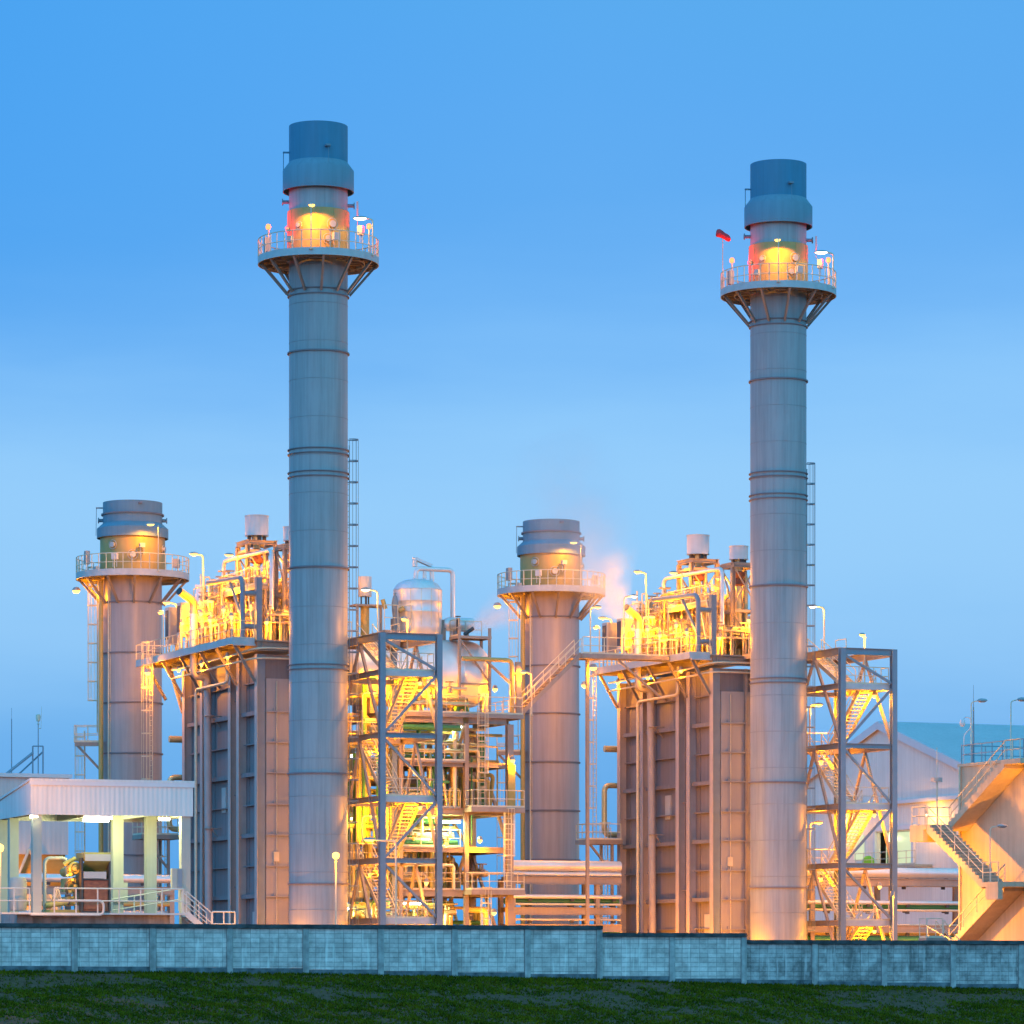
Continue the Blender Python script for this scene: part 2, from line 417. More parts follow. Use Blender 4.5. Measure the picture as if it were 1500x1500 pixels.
def flight(t, lo, hi, wd, width, n, matS, matR=None, name='stair_flight', rails=(0, 1)):
    """stair from lo to hi (left edge line); wd = unit vector to the other side"""
    lo, hi = Vector(lo), Vector(hi); wd = Vector(wd).normalized()
    mb = MB()
    for k in (0, 1): mb.beam(lo + wd*width*k, hi + wd*width*k, 0.06, 0.27)
    run = hi - lo; hd = Vector((run.x, run.y, 0)).normalized()
    for i in range(n):
        c = lo + run*((i+1)/(n+1))
        a = c + wd*0.03; b = c + wd*(width-0.03)
        mb.beam(a, b, 0.27, 0.06)
    f = t.part(name, mb, matS)
    rl = MB(); up = V(0,0,1)
    for k in rails:
        a, b = lo + wd*width*k, hi + wd*width*k
        rl.tube(a+up*1.0, b+up*1.0, 0.03, 5); rl.tube(a+up*.55, b+up*.55, 0.024, 5)
        m = max(2, round(run.length/1.6))
        for i in range(m+1): q = a.lerp(b, i/m); rl.tube(q, q+up*1.0, 0.027, 5)
    t.part('handrail', rl, matR or M['rail'], parent=f)
    return f

def landing(t, x0, x1, y0, y1, z, rails, matG=None, name='landing', edge=0.28, matE=None, rh=1.1):
    """grated landing with edge channels; rails = list of polylines (xy)"""
    mb = MB(); mb.box(x0+.05, x1-.05, y0+.05, y1-.05, z-0.05, z)
    l_ = t.part(name, mb, matG or M['grate'])
    e = MB()
    e.box(x0, x1, y0, y0+.045, z-edge, z+.02); e.box(x0, x1, y1-.045, y1, z-edge, z+.02)
    e.box(x0, x0+.045, y0+.047, y1-.047, z-edge, z+.02); e.box(x1-.045, x1, y0+.047, y1-.047, z-edge, z+.02)
    nb = max(1, int((y1-y0)/1.2))
    for i in range(1, nb): yy = y0+(y1-y0)*i/nb; e.box(x0+.05, x1-.05, yy-.04, yy+.04, z-.2, z-.053)
    t.part('edge_channel', e, matE or M['steel'], parent=l_)
    if rails:
        r = MB()
        for pl in rails: r.rail([(a, b, z) for a, b in pl], h=rh)
        t.part('railing', r, M['rail'], parent=l_)
    return l_

# ================================================================== GROUND AND WALL
WF = Frame(-22.9, 159.3, radians(19.7))      # frame of the boundary wall: x along it
def wall_base(x):                             # height of the grass at the foot of the wall
    pts = [(-60, .1), (0, -.07), (14.5, -.20), (27, -.42), (35, -.66), (51, -.96), (110, -1.9)]
    for (a, p), (b, q) in zip(pts, pts[1:]):
        if x <= b: return p + (q-p)*max(0, min(1, (x-a)/(b-a)))
    return pts[-1][1]
def ground_h(x, y):                           # in wall frame
    zb = wall_base(x)
    if y > 0.35: return -0.25 if y > 0.6 else zb
    d = -y
    bank = -min(d, 14)*0.205 + 0.25*min(1, max(0, (d-10)/6))
    z = zb + bank
    k = 1.0 if d < 40 else max(0, 1-(d-40)/40)
    z = z*k + (-2.6)*(1-k) if d > 40 else z
    z += 0.07*sin(x*.9+d*.7)*min(1, d/2) + 0.05*sin(x*2.3-d*1.9)*min(1, d/2)
    return z
xs = [-4000, -1500, -500, -200, -100, -60] + [-40 + .6*i for i in range(180)] + [70, 90, 130, 250, 600, 1500, 4000]
ys = [-3000, -900, -300, -180, -120, -90, -70, -55, -45, -36, -30, -26, -23] + [-21 + .5*i for i in range(42)] + [-.15, .2, .34, .4, .7, 8, 60, 200, 600, 2000, 6000]
gv = [(x, y, ground_h(x, y)) for y in ys for x in xs]
nx = len(xs)
gf = [(j*nx+i, j*nx+i+1, (j+1)*nx+i+1, (j+1)*nx+i) for j in range(len(ys)-1) for i in range(nx-1)]
gm = bpy.data.materials.new('earth_and_turf'); gm.use_nodes = True
t_ = gm.node_tree; n, l = t_.nodes.new, t_.links.new; b_ = t_.nodes['Principled BSDF']; b_.inputs['Roughness'].default_value = 0.95; b_.inputs['Specular IOR Level'].default_value = .05
tcn = n('ShaderNodeTexCoord')
n1 = n('ShaderNodeTexNoise'); n1.inputs['Scale'].default_value = 0.45; n1.inputs['Detail'].default_value = 7; n1.inputs['Roughness'].default_value = .62; l(tcn.outputs['Object'], n1.inputs[0])
n2 = n('ShaderNodeTexNoise'); n2.inputs['Scale'].default_value = 5; n2.inputs['Detail'].default_value = 7; l(tcn.outputs['Object'], n2.inputs[0])
ra = n('ShaderNodeValToRGB'); ra.color_ramp.elements[0].position = .28; ra.color_ramp.elements[1].position = .42
l(n1.outputs[0], ra.inputs[0])
rg = n('ShaderNodeValToRGB'); rg.color_ramp.elements[0].color = (.03, .034, .005, 1); rg.color_ramp.elements[1].color = (.08, .08, .012, 1); l(n2.outputs[0], rg.inputs[0])
rb = n('ShaderNodeValToRGB'); rb.color_ramp.elements[0].color = (.09, .038, .022, 1); rb.color_ramp.elements[1].color = (.27, .12, .075, 1); l(n2.outputs[0], rb.inputs[0])
mx = n('ShaderNodeMixRGB'); l(ra.outputs[0], mx.inputs[0]); l(rg.outputs[0], mx.inputs[1]); l(rb.outputs[0], mx.inputs[2]); l(mx.outputs[0], b_.inputs['Base Color'])
bp = n('ShaderNodeBump'); bp.inputs['Strength'].default_value = .7; bp.inputs['Distance'].default_value = .1; l(n2.outputs[0], bp.inputs['Height']); l(bp.outputs[0], b_.inputs['Normal'])
g = Thing('ground', 'grassy bank and bare earth round the power plant', 'ground', (0,0,0), WF, kind='structure', mb=MB().add(gv, gf, True), material=gm)

# grass: many short leaf blades in tufts, thin on the bare patches
def vnoise(x, y, s):
    def h(i, j): return (sin(i*127.1 + j*311.7 + s*74.7)*43758.5453) % 1.0
    i, j = math.floor(x), math.floor(y); fx, fy = x-i, y-j
    fx = fx*fx*(3-2*fx); fy = fy*fy*(3-2*fy)
    return (h(i,j)*(1-fx)+h(i+1,j)*fx)*(1-fy) + (h(i,j+1)*(1-fx)+h(i+1,j+1)*fx)*fy
gr = MB(); rnd = random.Random(3)
for i in range(82000):
    x = rnd.uniform(-3, 53); y = -rnd.random()**1.15*13.5 - 0.02
    p = .55*vnoise(x*.33, y*.5, 1) + .3*vnoise(x*.9, y*1.3, 2) + .15*vnoise(x*2.6, y*3, 3)
    if y > -0.35: p += .25
    if y < -6: p += .08
    if rnd.random() > max(.13, min(1, (p-.34)*6)): continue
    z = ground_h(x, y); hgt = rnd.uniform(.05, .12)*(1.2 if y > -.35 else 1)
    for k in range(3):
        a = rnd.uniform(0, 2*pi); q = rnd.uniform(.03, .09); lx, ly = rnd.uniform(-.07, .07), rnd.uniform(-.07, .07)
        x0, y0 = x + rnd.uniform(-.06, .06), y + rnd.uniform(-.06, .06)
        if y0 > -.02: y0 = -.02
        gr.add([(x0-cos(a)*q/2, y0-sin(a)*q/2, z-.01), (x0+cos(a)*q/2, y0+sin(a)*q/2, z-.01), (x0+lx, min(y0+ly, -.01), z+hgt)], [(0,1,2)])
gmat = bpy.data.materials.new('grass_blades'); gmat.use_nodes = True
t_ = gmat.node_tree; n, l = t_.nodes.new, t_.links.new; b_ = t_.nodes['Principled BSDF']; b_.inputs['Roughness'].default_value = .9; b_.inputs['Specular IOR Level'].default_value = .05
ge = n('ShaderNodeNewGeometry'); tcn = n('ShaderNodeTexCoord'); n1 = n('ShaderNodeTexNoise'); n1.inputs['Scale'].default_value = .8; n1.inputs['Detail'].default_value = 5
l(tcn.outputs['Object'], n1.inputs[0]); ad = n('ShaderNodeMath'); ad.operation = 'MULTIPLY_ADD'; ad.inputs[1].default_value = .45; l(ge.outputs['Random Per Island'], ad.inputs[0])
l(n1.outputs[0], ad.inputs[2]); sb_ = n('ShaderNodeMath'); sb_.operation = 'SUBTRACT'; sb_.inputs[1].default_value = .2; l(ad.outputs[0], sb_.inputs[0])
rg = n('ShaderNodeValToRGB'); rg.color_ramp.elements[0].position = .25; rg.color_ramp.elements[1].position = .8
rg.color_ramp.elements[0].color = (.022, .050, .003, 1); rg.color_ramp.elements[1].color = (.16, .14, .006, 1)
l(sb_.outputs[0], rg.inputs[0]); l(rg.outputs[0], b_.inputs['Base Color'])
Thing('grass', 'short dark green grass on the bank in front of the wall', 'grass', (0,0,0), WF, kind='stuff', mb=gr, material=gmat)

# boundary wall
def block_mat(name, c, dirt, seed):
    m = bpy.data.materials.new(name); m.use_nodes = True
    t = m.node_tree; n, l = t.nodes.new, t.links.new; b = t.nodes['Principled BSDF']; b.inputs['Roughness'].default_value = .9
    tcn = n('ShaderNodeTexCoord'); s = n('ShaderNodeSeparateXYZ'); l(tcn.outputs['Object'], s.inputs[0])
    cb = n('ShaderNodeCombineXYZ'); l(s.outputs[0], cb.inputs[0]); l(s.outputs[2], cb.inputs[1])
    br = n('ShaderNodeTexBrick'); br.offset = 0; br.inputs['Scale'].default_value = 1; br.inputs['Brick Width'].default_value = .415; br.inputs['Row Height'].default_value = .205
    br.inputs['Mortar Size'].default_value = .012; br.inputs['Mortar Smooth'].default_value = .3; br.inputs['Bias'].default_value = 0
    br.inputs['Color1'].default_value = (*[k*.86 for k in c], 1); br.inputs['Color2'].default_value = (*[min(1, k*1.12) for k in c], 1)
    br.inputs['Mortar'].default_value = (*[k*.56 for k in c], 1)
    dn = n('ShaderNodeTexNoise'); dn.inputs['Scale'].default_value = 2.0; dn.inputs['Detail'].default_value = 3; l(tcn.outputs['Object'], dn.inputs[0])
    l(cb.outputs[0], br.inputs[0])
    no = n('ShaderNodeTexNoise'); no.noise_dimensions = '4D'; no.inputs['W'].default_value = seed; no.inputs['Scale'].default_value = 1.3; no.inputs['Detail'].default_value = 9; no.inputs['Roughness'].default_value = .68
    l(tcn.outputs['Object'], no.inputs[0])
    r = n('ShaderNodeValToRGB'); r.color_ramp.elements[0].position = .40 ; r.color_ramp.elements[1].position = .62
    r.color_ramp.elements[0].color = (1-dirt, 1-dirt, 1-dirt, 1); r.color_ramp.elements[1].color = (1.0, 1.0, 1.0, 1); l(no.outputs[0], r.inputs[0])
    mx = n('ShaderNodeMixRGB'); mx.blend_type = 'MULTIPLY'; mx.inputs[0].default_value = 1; l(br.outputs[0], mx.inputs[1]); l(r.outputs[0], mx.inputs[2])
    # rain streaks running down from the coping and white efflorescence
    ma = n('ShaderNodeMapping'); ma.inputs['Scale'].default_value = (4.5, 4.5, .55); l(tcn.outputs['Object'], ma.inputs[0])
    ns = n('ShaderNodeTexNoise'); ns.noise_dimensions = '4D'; ns.inputs['W'].default_value = seed+3; ns.inputs['Scale'].default_value = 1; ns.inputs['Detail'].default_value = 6; l(ma.outputs[0], ns.inputs[0])
    r2 = n('ShaderNodeValToRGB'); r2.color_ramp.elements[0].position = .56; r2.color_ramp.elements[1].position = .66; l(ns.outputs[0], r2.inputs[0])
    r2.color_ramp.elements[1].color = (.45, .45, .45, 1)
    m2 = n('ShaderNodeMixRGB'); l(r2.outputs[0], m2.inputs[0]); l(mx.outputs[0], m2.inputs[1]); m2.inputs[2].default_value = (*[min(1, k*1.35) for k in c], 1)
    l(m2.outputs[0], b.inputs['Base Color'])
    bp = n('ShaderNodeBump'); bp.inputs['Strength'].default_value = .8; bp.inputs['Distance'].default_value = .02; bp.invert = True
    l(br.outputs['Fac'], bp.inputs['Height']); l(bp.outputs[0], b.inputs['Normal'])
    return m
M['block'] = block_mat('concrete_block', (.82, .72, .66), .42, 0.0)
M['blockdark'] = block_mat('weathered_concrete_block', (.60, .55, .52), .62, 5.0)
M['post'] = mat('wall_post_concrete', (.42, .40, .38), .9, var=.3, scale=3, streak=.3, bump=.3)
M['coping'] = mat('mouldy_coping', (.055, .06, .065), .95, var=.6, scale=2.5, bump=.3)
M['plinth'] = mat('mouldy_plinth', (.13, .15, .16), .95, var=.6, scale=2.2, bump=.3)
bw = Thing('boundary_wall', 'long stepped concrete block wall with dark mouldy coping above the grass bank', 'wall', (0,0,-.3), WF)
def segment(x0, x1, n, top, m, drop):
    L_ = (x1-x0)/n
    for i in range(n):
        a, b = x0+i*L_, x0+(i+1)*L_
        zb = min(wall_base(a), wall_base(b)) - .35
        pt = zb + .35 + .26
        bw.part('wall_panel', MB().box(a+.14, b-.14, 0, .15, pt, top-.172), m)
        # shallow concrete frame round each panel: plinth strip below
        bw.part('plinth', MB().box(a+.131, b-.131, -.03, .18, zb-.3, pt-.002), M['plinth'])
    for i in range(n+1):
        if drop and i == 0: continue
        a = x0+i*L_
        bw.part('post', MB().box(a-.13, a+.13, -.07, .22, wall_base(a)-.7, top-.174), M['post'])
    cp = MB(); x = x0-.13 + (.262 if drop else 0)
    while x < x1+.13 - .01:
        e = min(x+L_, x1+.13); cp.box(x, e-.006, -.12, .27, top-.17, top); x = e
    bw.part('coping', cp, M['coping'])
segment(28.42-3.38*20, 28.42, 20, 1.93, M['block'], False)
segment(28.42, 35.34, 2, 1.62, M['block'], True)
segment(35.34, 35.34+3.46*12, 12, 1.32, M['blockdark'], True)

# ================================================================== TALL STACK (built once, twinned)
def ringprof(r, z, h, d): return [(r+.003, z-h/2), (r+d, z-h/2), (r+d, z+h/2), (r+.003, z+h/2)]
LFT = Vector((-cos(TH), sin(TH), 0)); RGT = -LFT     # towards photo left / right, in unit frame
NEAR = Vector((-sin(TH), -cos(TH), 0))
def dirv(deg):                                        # 0 = photo right, 90 = towards camera, 180 = photo left
    return RGT*cos(radians(deg)) + NEAR*sin(radians(deg))

def gallery(t, r0, r1, z, zring, rring, nbr, npost, top=0.45):
    """ring platform round a stack: deck, fascia, radial beams, braces, guard rail"""
    d = MB().lathe([(r0+.02, z-.05), (r1-.03, z-.05), (r1-.03, z), (r0+.02, z)], n=64, close=True)
    dk = t.part('gallery_deck', d, M['grate'])
    f = MB().lathe([(r1-.02, z-.30), (r1+.03, z-.30), (r1+.03, z+.14), (r1-.02, z+.14)], n=64, close=True)
    f.lathe([(r0+.9, z-.26), (r0+.95, z-.26), (r0+.95, z-.052), (r0+.9, z-.052)], n=48, close=True)
    t.part('fascia', f, M['galv'], parent=dk)
    rb = MB()
    for i in range(nbr):
        a = 2*pi*(i+.5)/nbr; q = V(cos(a), sin(a), 0)
        rb.beam(q*(r0+.03)+V(0,0,z-.14), q*(r1-.03)+V(0,0,z-.14), .08, .16)
        a2 = 2*pi*(i+1)/nbr; q2 = V(cos(a2), sin(a2), 0)
        rb.beam(q2*(r0+.03)+V(0,0,z-.11), q2*(r1-.03)+V(0,0,z-.11), .05, .09)
    t.part('radial_beam_ring', rb, M['steel'], parent=dk)
    for i in range(nbr):
        a = 2*pi*(i+.5)/nbr; q = V(cos(a), sin(a), 0)
        t.part('brace', MB().ibeam(q*(r1-.15)+V(0,0,z-.26), q*(rring+.12)+V(0,0,zring), .13, .15, t=.025), M['steel'])
    rl = MB(); pts = [V(cos(2*pi*i/40)*r1, sin(2*pi*i/40)*r1, z) for i in range(40)]
    rl.rail(pts, h=1.2, sp=1.25, closed=True, toe=False, r=.032)
    for i in range(0, 40, 2): q = pts[i]; rl.tube(q, q+V(0,0,1.2), .033, 6)
    t.part('guard_rail', rl, M['rail'], parent=dk)
    return dk

def shift_mb(mb, dx): mb.v = [(x+dx.x, y+dx.y, z+dx.z) for x, y, z in mb.v]; return mb

class StackThing(Thing):
    """thing whose parts are modelled about a local axis at the base"""
    def part(s, name, mb, material, parent=None, label=None):
        return Thing.part(s, name, shift_mb(mb, s.base), material, parent, label)

def wheel(t, ang, r0, z, R):                # gauge wheel / nozzle on the shell
    d = dirv(ang); mb = MB(); c = d*(r0+.10) + V(0,0,z); s_ = d.cross(V(0,0,1))
    n = 24; pts = [c + s_*(cos(2*pi*i/n)*R) + V(0,0,sin(2*pi*i/n)*R) for i in range(n+1)]
    mb.pipe(pts, .022, 5, bend=.001, seg=1, caps=False)
    mb.tube(d*(r0-.02)+V(0,0,z), d*(r0+.16)+V(0,0,z), R*.45, 12)
    mb.tube(d*(r0+.16)+V(0,0,z), d*(r0+.2)+V(0,0,z), R*.62, 12)
    t.part('inspection_nozzle', mb, M['box'])
def cab(t, ang, r, z, w_, h, d_=.3, mt='box', name='junction_box'):
    d = dirv(ang); s_ = d.cross(V(0,0,1)); c = d*r + V(0,0,z)
    mb = MB().beam(c-s_*(w_/2), c+s_*(w_/2), d_, h)
    for k in (-.35, .35): mb.tube(c+s_*(w_*k)-V(0,0,h/2), c+s_*(w_*k)-V(0,0,h/2+.5), .02, 5)
    t.part(name, mb, M[mt])

S = StackThing('exhaust_stack', 'tall grey steel chimney on the left with teal cap and lit ring gallery', 'chimney', (0,0,-.3), UF, 'tall chimneys')
S.base = Vector((0,0,0)); S.o.location = UF.w((0,0,0))
R = 1.79
S.part('shell', MB().lathe([(R, -.3), (R, 5.2), (R, 11.9), (R, 18.4), (R, 24.4), (R, 30.1), (R, 37.5), (R, 43.2), (R, 47.8)], n=96), M['shell'])
S.part('cap', MB().lathe([(R, 47.8), (R, 51.35), (R-.07, 51.35), (R-.07, 47.8)], n=96), M['cap'])
S.part('shroud', MB().lathe([(R+.01, 49.12), (2.17, 48.62), (2.17, 47.35), (2.09, 47.35), (2.09, 48.4), (R+.01, 48.4)], n=96), M['skirt'])
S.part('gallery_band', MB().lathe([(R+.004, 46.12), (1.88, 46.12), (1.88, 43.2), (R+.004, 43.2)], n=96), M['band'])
for z in (37.5, 24.4, 11.9, 5.2): S.part('flange', MB().lathe(ringprof(R, z, .09, .11), n=96, close=True), M['ring'])
for z in (31.6, 31.32, 30.2, 29.92, 18.5, 18.22, 41.28, 40.95): S.part('flange', MB().lathe(ringprof(R, z, .055, .10), n=96, close=True), M['ring'])
se = MB()
for k in range(12):
    a = 2*pi*(k+.3)/12; q = V(cos(a)*1.885, sin(a)*1.885, 0); se.tube(q+V(0,0,43.25), q+V(0,0,46.08), .014, 4)
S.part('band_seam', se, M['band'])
for ang, z in ((178, 46.75), (-2, 46.55)):
    d = dirv(ang); S.part('sampling_port', MB().tube(d*R+V(0,0,z), d*(R+.42)+V(0,0,z), .11, 12).tube(d*(R+.36)+V(0,0,z), d*(R+.42)+V(0,0,z), .2, 14), M['skirt'])
for k in range(20):
    z = 1.3+2.3*k; ws_ = MB()
    ws_.lathe([(1.795, z-.02), (1.803, z-.01), (1.803, z+.01), (1.795, z+.02)], n=72)
    S.part('weld_seam', ws_, M['seam'])
d = dirv(175); S.part('lifting_bracket', MB().beam(d*R+V(0,0,49.75), d*2.16+V(0,0,49.75), .16, .08).tube(d*2.13+V(0,0,49.7), d*2.13+V(0,0,48.6), .025, 5), M['cap'])
d = dirv(70); S.part('lifting_lug', MB().beam(d*R+V(0,0,49.85), d*2.1+V(0,0,49.85), .3, .12).tube(d*2.06+V(0,0,49.8), d*2.12+V(0,0,48.65), .015, 5), M['skirt'])
gallery(S, 1.88, 3.66, 43.2, 41.1, R, 12, 20)
wheel(S, 124, 1.88, 45.05, .22); wheel(S, 62, 1.88, 45.1, .34); wheel(S, 70, 1.88, 44.2, .3); wheel(S, 160, 1.88, 45.0, .2)
cab(S, 60, 2.35, 44.3, .42, .42); cab(S, 165, 3.2, 44.0, .45, .85, mt='panel'); cab(S, 15, 2.7, 44.9, .5, .55); cab(S, 118, 3.3, 43.95, .3, .35)
cab(S, 5, 2.4, 46.3, .16, .9, .1)
for z in (43.1,):
    for ang in (35, 145, 90):
        d = dirv(ang); c = d*2.7 + V(0,0,42.86); S.part('duct_ring', MB().torus(c, .42, .05, 'z', 20, 5), M['steel'])
la = dirv(-22)
ladder(S, (la*(R+.12)).to_tuple()[:2], .3, 32.0, (la.x, la.y), mat_=M['bluesteel'])
S2 = twin(S, 'tall grey steel chimney on the right with teal cap and lit ring gallery')

# gallery lamps of the two tall stacks
def both(fn, l1, l2):
    t = fn(l1); twin(t, l2); return t
both(lambda s: lamp(s, (NEAR*3.74+LFT*.25+V(0,0,43.2)).to_tuple(), 2.75, (-NEAR*.55).to_tuple()[:2], 2300, 'sod', r=.035, head=.7, spot=170, name='floodlight'),
     'sodium floodlight on a thin pole at the front of the left chimney gallery', 'sodium floodlight on a thin pole at the front of the right chimney gallery')
pr = dirv(25)*3.72
both(lambda s: lamp(s, (pr+V(0,0,43.2)).to_tuple(), 2.2, (LFT*.35).to_tuple()[:2], 260, 'warm', head=.9, spot=165),
     'bright white gooseneck lamp on the right edge of the left chimney gallery', 'bright white gooseneck lamp on the right edge of the right chimney gallery')
def beacon(lab, ang, rr=3.3, z=43.2, h=1.75):
    d = dirv(ang)*rr; p = d + V(0,0,z)
    t = Thing('warning_beacon', lab, 'beacon light', p, UF, 'red beacons on the chimney galleries')
    t.part('post', MB().tube(p, p+V(0,0,h), .045, 7), M['rail'])
    t.part('lens', MB().lathe([(.02, h+.34), (.12, h+.30), (.16, h+.16), (.13, h+.02), (.02, h)], p, 14), M['redlens'])
    t.light(p+V(0,0,h+.2) + (-dirv(ang))*.35, 420*PW, (1, 0, .015), .12)
    return t
for ang, sd in ((166, 'left'), (16, 'right')):
    both(lambda s: beacon(s, ang, 3.1 if sd == 'left' else 3.25),
         'red warning beacon on a short post at the %s side of the left chimney gallery' % sd,
         'red warning beacon on a short post at the %s side of the right chimney gallery' % sd)
# windsock on the right tall stack only
p = SHIFT*0; UF2 = Frame(-11.8+28.8, 244, TH)
d = dirv(172)*3.62; p = d + V(0,0,43.2)
ws = Thing('windsock', 'red windsock on a thin pole beside the right chimney gallery', 'windsock', p, UF2)
ws.part('pole', MB().tube(p, p+V(0,0,3.6), .025, 6), M['rail'])
a0 = p + V(0,0,3.55)
sk = MB()
for k, (t_0, dz, rr_) in enumerate([(-.42, .14, .17), (-.36, .14, .26), (-.2, .12, .29), (-.02, .04, .25), (.12, -.04, .22), (.28, -.12, .24), (.42, -.2, .21), (.5, -.25, .1), (.52, -.26, .01)]):
    c_ = a0 + RGT*t_0 + V(0,0,dz)
    for j in range(16): aa = 2*pi*j/16; sk.v.append(tuple(c_ + NEAR*(cos(aa)*rr_) + V(0,0,sin(aa)*rr_*(.9+.1*cos(3*aa+k))) + RGT*(.12*rr_*sin(aa))))
for k in range(8):
    for j in range(16): sk.f.append((k*16+j, k*16+(j+1)%16, (k+1)*16+(j+1)%16, (k+1)*16+j)); sk.s.append(True)
ws.part('sock', sk, M['red'])

# ================================================================== REAR (BYPASS) STACK
BO = V(-1.74, 32.24, 0)
B = StackThing('bypass_stack', 'short wide grey chimney behind the left boiler with lamp lit gallery', 'chimney', BO, UF, 'short wide chimneys')
R = 2.0
B.part('shell', MB().lathe([(R, -.3)] + [(R, z) for z in (4.4, 7.8, 11.3, 14.75, 18.2, 21.6, 25.0, 26.8)] + [(R, 30.2)], n=96), M['rearshell'])
B.part('cap', MB().lathe([(2.03, 30.2), (2.03, 31.95), (1.96, 31.95), (1.96, 30.2)], n=96), M['skirt'])
B.part('cap_flange', MB().lathe(ringprof(2.03, 31.12, .1, .12), n=96, close=True), M['ring'])
B.part('shroud', MB().lathe([(2.05, 30.5), (2.44, 30.15), (2.44, 29.5), (2.36, 29.5), (2.36, 29.95), (2.05, 30.0)], n=96), M['skirt'])
B.part('gallery_band', MB().lathe([(R+.004, 29.6), (2.22, 29.6), (2.22, 26.8), (R+.004, 26.8)], n=96), M['band'])
for z in (25.05, 21.6, 18.2, 14.75, 11.3, 7.8, 4.4): B.part('flange', MB().lathe(ringprof(R, z, .09, .09), n=96, close=True), M['ring'])
for ang in (178, -2):
    d = dirv(ang); B.part('sampling_port', MB().tube(d*R+V(0,0,30.75), d*(R+.35)+V(0,0,30.75), .12, 12).tube(d*(R+.30)+V(0,0,30.75), d*(R+.36)+V(0,0,30.75), .2, 14), M['skirt'])
d = dirv(176); B.part('lifting_bracket', MB().beam(d*R+V(0,0,31.6), d*2.5+V(0,0,31.6), .16, .08).tube(d*2.47+V(0,0,31.6), d*2.5+V(0,0,29.7), .02, 5), M['skirt'])
d = dirv(70); B.part('lifting_lug', MB().beam(d*2.03+V(0,0,31.75), d*2.2+V(0,0,31.75), .25, .14), M['ring'])
gallery(B, 2.22, 3.84, 26.95, 24.95, R, 12, 20)
wheel(B, 120, 2.22, 28.9, .3); wheel(B, 84, 2.22, 28.2, .34); wheel(B, 18, 2.22, 28.7, .3)
cab(B, 108, 3.0, 28.0, .4, .4, mt='whitecan'); cab(B, 70, 2.6, 28.8, .35, .3); cab(B, 160, 3.2, 28.1, .5, .9, mt='panel'); cab(B, 20, 3.3, 27.7, .5, .6, mt='panel'); cab(B, 150, 2.7, 27.3, .5, .3)
for ang in (35, 145):
    d = dirv(ang); c = d*2.95 + V(0,0,26.6); B.part('duct_ring', MB().torus(c, .42, .05, 'z', 20, 5), M['steel'])
d = dirv(148); B.part('drain_pipe', MB().pipe([d*2.4+V(0,0,26.6), d*2.4+V(0,0,1)], .17, 12), M['pipe'])
d = dirv(135); B.part('cable_conduit', MB().tube(d*2.12+V(0,0,26.6), d*2.12+V(0,0,2), .05, 6).tube(d*2.12+V(.12,0,26.6), d*2.12+V(.12,0,2), .03, 6), M['rail'])
d = dirv(170)
ladder(B, ((d*2.4).x, (d*2.4).y), 16.2, 27.6, (LFT.x, LFT.y), mat_=M['rail'])
# lower rest platform with its own ladder
zc = 15.5; c = dirv(172)*2.95
ld = B.part('rest_platform', MB().beam(c-LFT*.95+V(0,0,zc), c+LFT*.95+V(0,0,zc), 1.5, .1), M['grate'])
nn = Vector((NEAR.x, NEAR.y, 0))
q = [c+LFT*.95+nn*.75, c+LFT*.95-nn*.75, c-LFT*.6-nn*.75]
rl = MB(); rl.rail([k+V(0,0,zc) for k in [c-LFT*.9+nn*.75]+q], h=1.15, sp=.9); B.part('railing', rl, M['rail'], parent=ld)
B.part('bracket', MB().beam(c+LFT*.9+nn*.6+V(0,0,zc-.1), dirv(172)*2.05+nn*.6+V(0,0,zc-2.0), .12, .12).beam(c+LFT*.9-nn*.6+V(0,0,zc-.1), dirv(172)*2.05-nn*.4+V(0,0,zc-2.0), .12, .12).beam(c+LFT*.9+nn*.7+V(0,0,zc-.15), c-LFT*.9+nn*.7+V(0,0,zc-.15), .1, .24), M['steel'], parent=ld)
c2 = dirv(172)*3.25 + nn*.2
ladder(B, (c2.x, c2.y), 2.0, zc+.8, (LFT.x, LFT.y), mat_=M['rail'], name='lower_ladder')
REARX = Vector((0, 0, 0))
B2 = twin(B, 'short wide grey chimney in the middle behind the steel stair to the right boiler')
def rl_(ang, r_, z): return (BO + dirv(ang)*r_ + V(0,0,z)).to_tuple()
both(lambda s: lamp(s, rl_(58, 3.9, 26.95), 3.1, (LFT*.25).to_tuple()[:2], 1700, 'sod', r=.03, head=.6, spot=174),
     'thin pole lamp at the front of the left short chimney gallery', 'thin pole lamp at the front of the middle short chimney gallery')
both(lambda s: bulkhead(s, rl_(178, 3.85, 25.9), 2000, 'sod', r=.26),
     'bright lamp hanging under the left edge of the left short chimney gallery', 'bright lamp hanging under the left edge of the middle short chimney gallery')

